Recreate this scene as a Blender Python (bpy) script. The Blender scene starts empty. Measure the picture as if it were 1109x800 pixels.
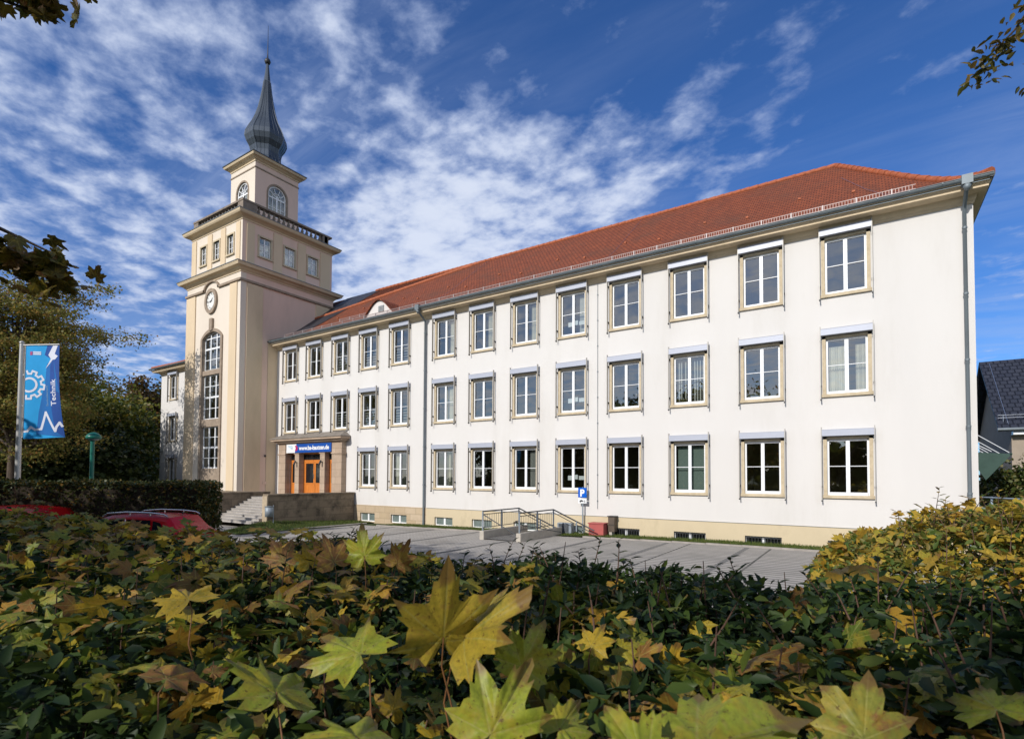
import bpy, math, random
import numpy as np
from mathutils import Vector, Matrix
from mathutils.geometry import tessellate_polygon
random.seed(7)
RAD = math.radians
H = 2.6                      # eye height above the lowest ground; all z below are relative to the eye, H is added when built
S = bpy.context.scene
COL = S.collection

# ------------------------------------------------------------------ camera
cam_d = bpy.data.cameras.new("camera"); cam = bpy.data.objects.new("camera", cam_d); COL.objects.link(cam)
Rv = (0.8341384592890159, 0.5515280407970137, 0.005463602250765972)
Uv = (0.011794011378034932, -0.027739220893829707, 0.9995456152271481)
Fv = (-0.5514289909231846, 0.8336950016875542, 0.02964307896672208)
M = Matrix(((Rv[0], Uv[0], -Fv[0], 0), (Rv[1], Uv[1], -Fv[1], 0), (Rv[2], Uv[2], -Fv[2], H), (0, 0, 0, 1)))
cam.matrix_world = M
cam_d.sensor_width = 36; cam_d.lens = 36*576.42/1109
cam_d.shift_y = (499.87-400)/1109
cam_d.clip_start = 0.05; cam_d.clip_end = 20000
cam_d.dof.use_dof = True; cam_d.dof.focus_distance = 14; cam_d.dof.aperture_fstop = 8.0
S.camera = cam

# ------------------------------------------------------------------ light
SUN_A, SUN_EL = 5.0, 31.0     # degrees left of the facade normal (behind the camera), elevation
sun_d = bpy.data.lights.new("sun", 'SUN'); sun = bpy.data.objects.new("sun", sun_d); COL.objects.link(sun)
sun_d.energy = 3.9; sun_d.angle = RAD(0.53); sun_d.color = (1.0, 0.955, 0.885)
tosun = Vector((-math.sin(RAD(SUN_A))*math.cos(RAD(SUN_EL)), -math.cos(RAD(SUN_A))*math.cos(RAD(SUN_EL)), math.sin(RAD(SUN_EL))))
sun.rotation_euler = tosun.to_track_quat('Z', 'Y').to_euler()
sun.location = (0, -30, 40)

W = bpy.data.worlds.new("World"); S.world = W; W.use_nodes = True
nt = W.node_tree; nt.nodes.clear()
def nd(nt, typ, props=None, **ins):
    n = nt.nodes.new(typ)
    for k, v in (props or {}).items(): setattr(n, k, v)
    for k, v in ins.items():
        key = k.replace('__', ' ')
        if key.startswith('i') and key[1:].isdigit(): sock = n.inputs[int(key[1:])]
        else: sock = n.inputs[key]
        if isinstance(v, bpy.types.NodeSocket): nt.links.new(v, sock)
        else: sock.default_value = v
    return n
def mth(nt, op, a, b=0.0, c=0.0, clamp=False):
    n = nd(nt, 'ShaderNodeMath', dict(operation=op, use_clamp=clamp), i0=a, i1=b)
    if op in ('MULTIPLY_ADD',):
        if isinstance(c, bpy.types.NodeSocket): nt.links.new(c, n.inputs[2])
        else: n.inputs[2].default_value = c
    return n.outputs[0]
def mixc(nt, fac, a, b, blend='MIX'):
    n = nt.nodes.new('ShaderNodeMix'); n.data_type = 'RGBA'; n.blend_type = blend
    for i, v in ((0, fac), (6, a), (7, b)):
        if isinstance(v, bpy.types.NodeSocket): nt.links.new(v, n.inputs[i])
        else: n.inputs[i].default_value = v if i == 0 else (tuple(v)+(1,))[:4]
    return n.outputs[2]
def smooth(nt, v, a, b, lo=0.0, hi=1.0):
    n = nt.nodes.new('ShaderNodeMapRange'); n.interpolation_type = 'SMOOTHSTEP'
    nt.links.new(v, n.inputs[0]); n.inputs[1].default_value = a; n.inputs[2].default_value = b
    n.inputs[3].default_value = lo; n.inputs[4].default_value = hi
    return n.outputs[0]
sky = nd(nt, 'ShaderNodeTexSky', dict(sky_type='NISHITA', sun_disc=False, sun_elevation=RAD(SUN_EL), sun_rotation=RAD(180+SUN_A), altitude=300, air_density=1.0, dust_density=0.3, ozone_density=3.0))
tc = nd(nt, 'ShaderNodeTexCoord')
sep = nd(nt, 'ShaderNodeSeparateXYZ', i0=tc.outputs['Generated'])
zz = mth(nt, 'ADD', mth(nt, 'MAXIMUM', sep.outputs[2], 0.0), 0.10)
px = mth(nt, 'DIVIDE', sep.outputs[0], zz); py = mth(nt, 'DIVIDE', sep.outputs[1], zz)
comb = nd(nt, 'ShaderNodeCombineXYZ', i0=px, i1=py)
def wnoise(scale, detail, rough, off=(0, 0, 0), rot=0.0, sc=(1, 1, 1), dist=0.0):
    m = nd(nt, 'ShaderNodeMapping', Vector=comb.outputs[0], Location=off, Rotation=(0, 0, rot), Scale=sc)
    return nd(nt, 'ShaderNodeTexNoise', Vector=m.outputs[0], Scale=scale, Detail=detail, Roughness=rough, Distortion=dist).outputs['Fac']
def blob(d, inner, outer):       # a soft patch of sky round a direction
    v = Vector(d).normalized()
    dp = nd(nt, 'ShaderNodeVectorMath', dict(operation='DOT_PRODUCT'), i0=tc.outputs['Generated'], i1=tuple(v)).outputs['Value']
    return smooth(nt, dp, math.cos(RAD(outer)), math.cos(RAD(inner)))
n_cells = wnoise(7.6, 7, 0.56, (3.1, 1.7, 0), rot=RAD(25), sc=(1, 1.15, 1), dist=0.12)
n_big = wnoise(0.9, 4, 0.5, (7.3, 2.2, 0))
n_fine = wnoise(13, 6, 0.62, (0.4, 9.1, 0), dist=0.2)
n_streak = wnoise(1.6, 8, 0.62, (2.0, 5.0, 0), rot=RAD(-38), sc=(0.55, 2.2, 1), dist=0.6)
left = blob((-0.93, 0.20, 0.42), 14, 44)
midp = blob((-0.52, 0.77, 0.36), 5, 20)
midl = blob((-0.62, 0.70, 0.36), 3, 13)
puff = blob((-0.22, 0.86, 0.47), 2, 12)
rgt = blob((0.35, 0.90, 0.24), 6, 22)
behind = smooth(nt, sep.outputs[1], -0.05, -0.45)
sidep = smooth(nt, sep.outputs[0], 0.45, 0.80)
around = mth(nt, 'MAXIMUM', behind, sidep)  # added unseen bright cloud behind and right of the eye, raises fill light
def wsum(*tw):
    r = None
    for t_, w_ in tw:
        v_ = mth(nt, 'MULTIPLY', t_, w_); r = v_ if r is None else mth(nt, 'ADD', r, v_)
    return r
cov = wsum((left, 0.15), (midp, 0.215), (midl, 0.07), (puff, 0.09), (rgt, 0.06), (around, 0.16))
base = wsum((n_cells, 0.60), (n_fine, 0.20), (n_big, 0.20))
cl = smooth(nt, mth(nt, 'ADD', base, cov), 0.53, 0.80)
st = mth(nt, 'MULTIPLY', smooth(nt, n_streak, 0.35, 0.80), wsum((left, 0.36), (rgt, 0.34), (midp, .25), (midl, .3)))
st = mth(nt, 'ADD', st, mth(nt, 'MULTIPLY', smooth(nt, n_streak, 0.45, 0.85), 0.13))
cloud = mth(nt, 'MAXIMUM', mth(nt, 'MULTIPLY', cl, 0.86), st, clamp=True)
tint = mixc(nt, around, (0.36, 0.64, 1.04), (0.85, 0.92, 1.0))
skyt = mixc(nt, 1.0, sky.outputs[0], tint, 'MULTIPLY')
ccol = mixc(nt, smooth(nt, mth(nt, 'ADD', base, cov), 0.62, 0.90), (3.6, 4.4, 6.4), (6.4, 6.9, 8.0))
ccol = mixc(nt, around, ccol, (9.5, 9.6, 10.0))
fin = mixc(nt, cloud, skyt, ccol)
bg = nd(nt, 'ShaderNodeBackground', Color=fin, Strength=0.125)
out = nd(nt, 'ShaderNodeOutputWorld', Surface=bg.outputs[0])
S.view_settings.view_transform = 'Standard'; S.view_settings.look = 'None'
S.view_settings.exposure = 0.0; S.view_settings.gamma = 1.0; S.view_settings.use_curve_mapping = False
S.cycles.max_bounces = 7; S.cycles.diffuse_bounces = 3; S.cycles.glossy_bounces = 3; S.cycles.transmission_bounces = 3
S.cycles.transparent_max_bounces = 10; S.cycles.caustics_reflective = False; S.cycles.caustics_refractive = False
S.cycles.sample_clamp_indirect = 6.0

# ------------------------------------------------------------------ materials
MATS = {}
def newmat(name):
    m = bpy.data.materials.new(name); m.use_nodes = True; m.node_tree.nodes.clear(); MATS[name] = m
    return m, m.node_tree
def pm(name, base, var=0.10, scale=3.0, fine=30.0, bump=0.15, rough=0.8, metallic=0.0, spec=0.4, dirt=None, dirt_amt=0.0, dirt_scale=1.2, aniso=(1, 1, 1), bdist=0.01):
    """plain surface: base colour with low-frequency tone drift, fine grain bump and optional dirt of its own shape"""
    m, t = newmat(name)
    co = nd(t, 'ShaderNodeTexCoord').outputs['Object']
    mp = nd(t, 'ShaderNodeMapping', Vector=co, Scale=aniso).outputs[0]
    n1 = nd(t, 'ShaderNodeTexNoise', Vector=mp, Scale=scale, Detail=6, Roughness=0.6).outputs['Fac']
    n2 = nd(t, 'ShaderNodeTexNoise', Vector=co, Scale=fine, Detail=4, Roughness=0.6).outputs['Fac']
    dk = tuple(c*(1-var) for c in base); lt = tuple(min(1, c*(1+var)) for c in base)
    c = mixc(t, smooth(t, n1, 0.3, 0.7), dk, lt)
    c = mixc(t, smooth(t, n2, 0.35, 0.75, 0, 0.35), c, dk)
    if dirt:
        n3 = nd(t, 'ShaderNodeTexNoise', Vector=mp, Scale=dirt_scale, Detail=9, Roughness=0.72).outputs['Fac']
        c = mixc(t, smooth(t, n3, 0.48, 0.72, 0, dirt_amt), c, dirt)
    bp = nd(t, 'ShaderNodeBump', Strength=bump, Distance=bdist, Height=n2)
    p = nd(t, 'ShaderNodeBsdfPrincipled', Base__Color=c, Roughness=rough, Metallic=metallic, Normal=bp.outputs[0])
    p.inputs['Specular IOR Level'].default_value = spec
    nd(t, 'ShaderNodeOutputMaterial', Surface=p.outputs[0])
    return m
def brickmat(name, c1, c2, mortar, bw, bh, ms, rough=0.85, bump=0.4, use='UV', off=0.5, dirt=None, dirt_amt=0.4, dirt_scale=0.7, spec=0.3, bias=0.0, swap=False, bd=0.02):
    m, t = newmat(name)
    tc_ = nd(t, 'ShaderNodeTexCoord')
    co = tc_.outputs['UV' if use == 'UV' else 'Object']
    b = nd(t, 'ShaderNodeTexBrick', dict(offset=off), Vector=co, Scale=1.0)
    b.inputs['Color1'].default_value = c1+(1,); b.inputs['Color2'].default_value = c2+(1,); b.inputs['Mortar'].default_value = mortar+(1,)
    b.inputs['Mortar Size'].default_value = ms; b.inputs['Mortar Smooth'].default_value = 0.2; b.inputs['Bias'].default_value = bias
    b.inputs['Brick Width'].default_value = bw; b.inputs['Row Height'].default_value = bh
    n1 = nd(t, 'ShaderNodeTexNoise', Vector=co, Scale=dirt_scale, Detail=9, Roughness=0.68).outputs['Fac']
    n2 = nd(t, 'ShaderNodeTexNoise', Vector=co, Scale=35, Detail=4, Roughness=0.6).outputs['Fac']
    c = b.outputs['Color']
    c = mixc(t, smooth(t, n2, 0.3, 0.75, 0, 0.30), c, tuple(x*0.55 for x in c1))
    if dirt: c = mixc(t, smooth(t, n1, 0.42, 0.74, 0, dirt_amt), c, dirt)
    h = mth(t, 'ADD', mth(t, 'MULTIPLY', b.outputs['Fac'], -1.0), mth(t, 'MULTIPLY', n2, 0.35))
    bp = nd(t, 'ShaderNodeBump', Strength=bump, Distance=bd, Height=h)
    p = nd(t, 'ShaderNodeBsdfPrincipled', Base__Color=c, Roughness=rough, Normal=bp.outputs[0])
    p.inputs['Specular IOR Level'].default_value = spec
    nd(t, 'ShaderNodeOutputMaterial', Surface=p.outputs[0])
    return m
def leafmat(name, stops, rough=0.5, transl=0.35, spots=None, spot_amt=0.6, spot_scale=60, spec=0.4, veins=False):
    m, t = newmat(name)
    g = nd(t, 'ShaderNodeNewGeometry')
    cr = t.nodes.new('ShaderNodeValToRGB'); t.links.new(g.outputs['Random Per Island'], cr.inputs[0])
    el = cr.color_ramp.elements
    while len(el) < len(stops): el.new(0.5)
    for e, (pos, c) in zip(el, stops): e.position = pos; e.color = tuple(c)+(1,)
    c = cr.outputs[0]
    co = nd(t, 'ShaderNodeTexCoord').outputs['Object']
    if spots:
        n = nd(t, 'ShaderNodeTexNoise', Vector=co, Scale=spot_scale, Detail=5, Roughness=0.65).outputs['Fac']
        c = mixc(t, smooth(t, n, 0.52, 0.66, 0, spot_amt), c, spots)
    nrm = None
    if veins:
        uv = nd(t, 'ShaderNodeTexCoord').outputs['UV']
        s = nd(t, 'ShaderNodeSeparateXYZ', i0=uv)
        ang = mth(t, 'ARCTAN2', s.outputs[0], s.outputs[1])
        fr = mth(t, 'ABSOLUTE', mth(t, 'SUBTRACT', mth(t, 'FRACT', mth(t, 'ADD', mth(t, 'DIVIDE', ang, RAD(48)), 0.5)), 0.5))
        rr = mth(t, 'SQRT', mth(t, 'ADD', mth(t, 'MULTIPLY', s.outputs[0], s.outputs[0]), mth(t, 'MULTIPLY', s.outputs[1], s.outputs[1])))
        d = mth(t, 'MULTIPLY', fr, rr)
        c = mixc(t, smooth(t, d, 0.004, 0.022, 0.55, 0.0), c, (0.50, 0.46, 0.14))
        pt = nd(t, 'ShaderNodeTexNoise', Vector=co, Scale=22, Detail=6, Roughness=0.7).outputs['Fac']
        c = mixc(t, smooth(t, pt, 0.46, 0.62, 0, 0.55), c, (0.48, 0.34, 0.035))
        c = mixc(t, smooth(t, pt, 0.47, 0.34, 0, 0.45), c, (0.10, 0.15, 0.02))
        sp_ = nd(t, 'ShaderNodeTexNoise', Vector=co, Scale=95, Detail=5, Roughness=0.7).outputs['Fac']
        c = mixc(t, smooth(t, sp_, 0.58, 0.66, 0, 0.8), c, (0.12, 0.055, 0.02))
        nv = nd(t, 'ShaderNodeTexNoise', Vector=co, Scale=140, Detail=3).outputs['Fac']
        c = mixc(t, smooth(t, nv, 0.3, 0.75, 0, 0.30), c, (0.10, 0.11, 0.02))
        # withered rims
        rn = nd(t, 'ShaderNodeTexNoise', Vector=co, Scale=38, Detail=4).outputs['Fac']
        rim = smooth(t, mth(t, 'ADD', rr, mth(t, 'MULTIPLY', rn, 0.7)), 1.12, 1.34, 0, 0.75)
        c = mixc(t, rim, c, (0.20, 0.10, 0.04))
        nrm = nd(t, 'ShaderNodeBump', Strength=0.35, Distance=0.002, Height=mth(t, 'ADD', smooth(t, d, 0.0, 0.05), mth(t, 'MULTIPLY', nv, 0.5))).outputs[0]
    p = nd(t, 'ShaderNodeBsdfPrincipled', Base__Color=c, Roughness=rough); p.inputs['Specular IOR Level'].default_value = spec
    if nrm: t.links.new(nrm, p.inputs['Normal'])
    tr = nd(t, 'ShaderNodeBsdfTranslucent', Color=c)
    mx = nd(t, 'ShaderNodeMixShader', Fac=transl); t.links.new(p.outputs[0], mx.inputs[1]); t.links.new(tr.outputs[0], mx.inputs[2])
    nd(t, 'ShaderNodeOutputMaterial', Surface=mx.outputs[0])
    return m
def glassmat(name, ior=0.2, tint=(0.80, 0.84, 0.82)):
    m, t = newmat(name)
    co = nd(t, 'ShaderNodeTexCoord').outputs['Object']
    n = nd(t, 'ShaderNodeTexNoise', Vector=co, Scale=1.3, Detail=1).outputs['Fac']
    bp = nd(t, 'ShaderNodeBump', Strength=0.10, Distance=0.03, Height=n).outputs[0]
    lw = nd(t, 'ShaderNodeLayerWeight', Blend=0.5)
    fr = nd(t, 'ShaderNodeMath', dict(operation='MULTIPLY_ADD'), i0=mth(t, 'POWER', lw.outputs['Facing'], 4.0), i1=1.0-ior, i2=ior)
    tb = nd(t, 'ShaderNodeBsdfTransparent', Color=tint+(1,))
    gl = nd(t, 'ShaderNodeBsdfGlossy', Roughness=0.01, Normal=bp); gl.inputs['Color'].default_value = (0.95, 0.97, 1, 1)
    mx = nd(t, 'ShaderNodeMixShader', Fac=fr.outputs[0]); t.links.new(tb.outputs[0], mx.inputs[1]); t.links.new(gl.outputs[0], mx.inputs[2])
    nd(t, 'ShaderNodeOutputMaterial', Surface=mx.outputs[0])
    return m

WHITE = pm('render_white', (0.665, 0.640, 0.615), var=0.025, scale=0.5, fine=60, bump=0.25, rough=0.9, dirt=(0.53, 0.50, 0.455), dirt_amt=0.34, dirt_scale=0.55, aniso=(1, 1, 0.22), bdist=0.004, spec=0.2)
CREAM = pm('tower_cream', (0.71, 0.625, 0.53), var=0.04, scale=0.5, fine=55, bump=0.25, rough=0.9, dirt=(0.50, 0.42, 0.33), dirt_amt=0.3, dirt_scale=0.4, aniso=(1, 1, 0.35), bdist=0.004, spec=0.2)
OCHRE = pm('tower_ochre', (0.68, 0.54, 0.375), var=0.05, scale=0.6, fine=55, bump=0.25, rough=0.9, dirt=(0.42, 0.33, 0.20), dirt_amt=0.35, dirt_scale=0.4, aniso=(1, 1, 0.3), bdist=0.004, spec=0.2)
SIDEC = pm('tower_cream_shaded', (0.76, 0.56, 0.46), var=0.04, scale=0.5, fine=55, bump=0.25, rough=0.9, dirt=(0.46, 0.36, 0.29), dirt_amt=0.3, dirt_scale=0.35, aniso=(1, 1, 0.3), bdist=0.004, spec=0.2)  # tower cream again, the shaded side's pink tone put into the colour
CORN = pm('cornice_cream', (0.65, 0.525, 0.365), var=0.06, scale=0.9, bump=0.1, rough=0.85, dirt=(0.36, 0.28, 0.17), dirt_amt=0.35, aniso=(1, 1, 0.4), spec=0.2)
PLINTH = pm('plinth_cream', (0.60, 0.50, 0.34), var=0.05, scale=1.2, bump=0.3, rough=0.9, dirt=(0.40, 0.33, 0.22), dirt_amt=0.4, aniso=(1, 1, 0.6), spec=0.2)
SURR = pm('window_sandstone', (0.56, 0.465, 0.325), var=0.10, scale=5, bump=0.25, rough=0.85, dirt=(0.30, 0.22, 0.13), dirt_amt=0.35, dirt_scale=3, spec=0.2)
STONE = pm('brown_stone', (0.33, 0.26, 0.20), var=0.15, scale=4, bump=0.4, rough=0.85, dirt=(0.14, 0.11, 0.085), dirt_amt=0.5, dirt_scale=1.8, spec=0.2)
BALUS = pm('weathered_stone', (0.26, 0.21, 0.17), var=0.2, scale=4, bump=0.4, rough=0.9, dirt=(0.07, 0.06, 0.05), dirt_amt=0.8, dirt_scale=2.0, spec=0.2)
PORTAL = brickmat('portal_stone', (0.43, 0.32, 0.235), (0.50, 0.38, 0.28), (0.28, 0.21, 0.15), 0.9, 0.42, 0.012, dirt=(0.24, 0.18, 0.13), dirt_amt=0.45, dirt_scale=1.6, bump=0.3)
ASHLAR = brickmat('ashlar_stone', (0.50, 0.385, 0.25), (0.60, 0.48, 0.35), (0.36, 0.28, 0.19), 0.78, 0.33, 0.012, dirt=(0.34, 0.26, 0.17), dirt_amt=0.4, dirt_scale=1.2, bump=0.4)
RETAIN = brickmat('retaining_stone', (0.21, 0.165, 0.115), (0.30, 0.235, 0.165), (0.15, 0.12, 0.09), 1.1, 0.42, 0.012, dirt=(0.035, 0.030, 0.025), dirt_amt=0.95, dirt_scale=1.6, bump=0.5)
PIERST = pm('pier_stone', (0.46, 0.37, 0.26), var=0.15, scale=3, bump=0.4, rough=0.9, dirt=(0.25, 0.2, 0.14), dirt_amt=0.5, spec=0.2)
STEPST = pm('step_granite', (0.40, 0.37, 0.34), var=0.12, scale=6, bump=0.3, rough=0.85, dirt=(0.2, 0.18, 0.16), dirt_amt=0.4, spec=0.3)
CONC = pm('pale_concrete', (0.46, 0.42, 0.36), var=0.10, scale=4, bump=0.3, rough=0.9, dirt=(0.25, 0.22, 0.19), dirt_amt=0.4, spec=0.2)
ROOF = brickmat('clay_tiles', (0.295, 0.080, 0.033), (0.200, 0.054, 0.024), (0.08, 0.024, 0.014), 0.19, 0.16, 0.018, dirt=(0.12, 0.05, 0.030), dirt_amt=0.8, dirt_scale=0.5, bump=0.8, rough=0.75, bd=0.03)
RIDGE = pm('ridge_tile', (0.36, 0.100, 0.040), var=0.25, scale=7, bump=0.3, rough=0.7)
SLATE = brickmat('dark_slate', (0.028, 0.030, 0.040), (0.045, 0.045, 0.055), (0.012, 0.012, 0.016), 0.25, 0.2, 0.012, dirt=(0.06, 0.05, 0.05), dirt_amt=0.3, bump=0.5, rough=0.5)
NROOF = brickmat('dark_blue_tiles', (0.030, 0.034, 0.050), (0.045, 0.049, 0.066), (0.010, 0.011, 0.016), 0.30, 0.36, 0.03, dirt=(0.02, 0.022, 0.03), dirt_amt=0.3, bump=0.9, rough=0.5, bd=0.05)
ZINC = pm('zinc', (0.17, 0.20, 0.22), var=0.12, scale=2.5, bump=0.05, rough=0.55, metallic=0.25, spec=0.5, dirt=(0.13, 0.14, 0.15), dirt_amt=0.5, aniso=(1, 1, 0.3))
LEAD = pm('spire_sheet', (0.075, 0.092, 0.118), var=0.2, scale=2.0, bump=0.08, rough=0.42, metallic=0.45, spec=0.5, dirt=(0.05, 0.06, 0.075), dirt_amt=0.6, dirt_scale=1.0, aniso=(1, 1, 0.25))
DKMET = pm('dark_metal', (0.045, 0.045, 0.048), var=0.1, rough=0.5, metallic=0.3)
GALV = pm('galvanised_steel', (0.27, 0.31, 0.35), var=0.10, scale=8, bump=0.05, rough=0.55, metallic=0.25)
ALU = pm('roller_aluminium', (0.42, 0.44, 0.51), var=0.03, scale=2, bump=0.03, rough=0.45, metallic=0.15)
PVC = pm('white_pvc', (0.82, 0.83, 0.85), var=0.02, bump=0.02, rough=0.35)
RAILM = pm('rail_grey', (0.40, 0.38, 0.35), var=0.05, bump=0.03, rough=0.5, metallic=0.2)
WOOD = pm('orange_oak', (0.62, 0.20, 0.035), var=0.14, scale=3, bump=0.1, rough=0.4, aniso=(6, 6, 0.6), dirt=(0.38, 0.11, 0.02), dirt_amt=0.5)
GLASS = glassmat('window_glass', 0.20)
INT = pm('room_wall', (0.46, 0.43, 0.29), var=0.1, rough=0.9)
FLOORI = pm('room_floor', (0.34, 0.28, 0.19), var=0.1, rough=0.8)
CURT = pm('curtain', (0.74, 0.70, 0.60), var=0.1, rough=0.95)
BLINDG = pm('green_blind', (0.17, 0.225, 0.20), var=0.05, scale=1, rough=0.8)
SLAT = pm('blind_slat', (0.42, 0.42, 0.40), var=0.05, rough=0.7)
PAPER = pm('paper_white', (0.72, 0.74, 0.75), var=0.02, rough=0.7)
BLUE = pm('sign_blue', (0.008, 0.075, 0.36), var=0.03, bump=0.0, rough=0.4)
PBLUE = pm('parking_blue', (0.004, 0.11, 0.55), var=0.03, bump=0.0, rough=0.3)
SWHITE = pm('sign_white', (0.80, 0.81, 0.82), var=0.02, bump=0.0, rough=0.4)
MAGENTA = pm('sign_magenta', (0.45, 0.02, 0.12), var=0.02, bump=0.0, rough=0.4)
CLOCKW = pm('clock_face_white', (0.74, 0.73, 0.70), var=0.02, bump=0.0, rough=0.4)
REDBOX = pm('red_box_paint', (0.42, 0.095, 0.085), var=0.08, rough=0.6)
GREENP = pm('lamp_green', (0.010, 0.14, 0.10), var=0.08, bump=0.05, rough=0.35)
LGREY = pm('lamp_glass_grey', (0.30, 0.32, 0.32), var=0.05, rough=0.25)
CARRED = pm('car_red_paint', (0.46, 0.006, 0.010), var=0.02, bump=0.0, rough=0.22, spec=0.4)
CARGL = pm('car_glass', (0.010, 0.012, 0.015), var=0.05, bump=0.0, rough=0.04, spec=0.8)
BLACKP = pm('black_plastic', (0.015, 0.015, 0.016), var=0.1, rough=0.5)
CHROME = pm('satin_rail', (0.62, 0.64, 0.67), var=0.03, bump=0.0, rough=0.25, metallic=0.9)
TAIL = pm('tail_lamp', (0.50, 0.008, 0.012), var=0.05, bump=0, rough=0.15, spec=0.7)
POLE = pm('flagpole_alu', (0.50, 0.49, 0.47), var=0.06, rough=0.4, metallic=0.4, bump=0.03)
BARK = pm('bark', (0.085, 0.062, 0.045), var=0.35, scale=9, fine=40, bump=0.8, rough=0.95, bdist=0.03, aniso=(1, 1, 0.25))
TWIG = pm('twig', (0.11, 0.060, 0.040), var=0.3, scale=30, bump=0.3, rough=0.8)
PETIOLE = pm('leaf_stalk', (0.20, 0.09, 0.035), var=0.2, scale=30, rough=0.6)
HOUSEW = pm('neighbour_render', (0.34, 0.28, 0.22), var=0.06, rough=0.9, dirt=(0.22, 0.18, 0.14), dirt_amt=0.3)
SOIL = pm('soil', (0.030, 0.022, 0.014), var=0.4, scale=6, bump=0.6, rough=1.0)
ASPH = pm('asphalt', (0.075, 0.073, 0.070), var=0.15, scale=0.8, bump=0.4, rough=0.95, dirt=(0.11, 0.105, 0.10), dirt_amt=0.4, dirt_scale=0.3)
LAWN = pm('lawn', (0.040, 0.062, 0.014), var=0.4, scale=1.5, fine=25, bump=0.9, rough=1.0, dirt=(0.075, 0.07, 0.02), dirt_amt=0.5, bdist=0.05)
PAVE = brickmat('concrete_pavers', (0.39, 0.365, 0.335), (0.45, 0.42, 0.385), (0.14, 0.125, 0.11), 0.20, 0.10, 0.006, use='OBJ', dirt=(0.20, 0.185, 0.165), dirt_amt=0.75, dirt_scale=0.45, bump=0.5, bd=0.01)
PAVEG = brickmat('joint_pavers', (0.36, 0.335, 0.31), (0.42, 0.39, 0.355), (0.055, 0.055, 0.05), 2.6, 0.30, 0.035, use='OBJ', off=0.0, dirt=(0.20, 0.19, 0.17), dirt_amt=0.7, dirt_scale=0.6, bump=0.7)
PAVED = brickmat('dark_pavers', (0.17, 0.165, 0.16), (0.22, 0.21, 0.20), (0.05, 0.05, 0.05), 0.20, 0.10, 0.006, use='OBJ', dirt=(0.2, 0.19, 0.17), dirt_amt=0.4, bump=0.5, bd=0.01)
KERB = pm('kerb_stone', (0.33, 0.30, 0.27), var=0.15, scale=4, bump=0.4, rough=0.9)

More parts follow.
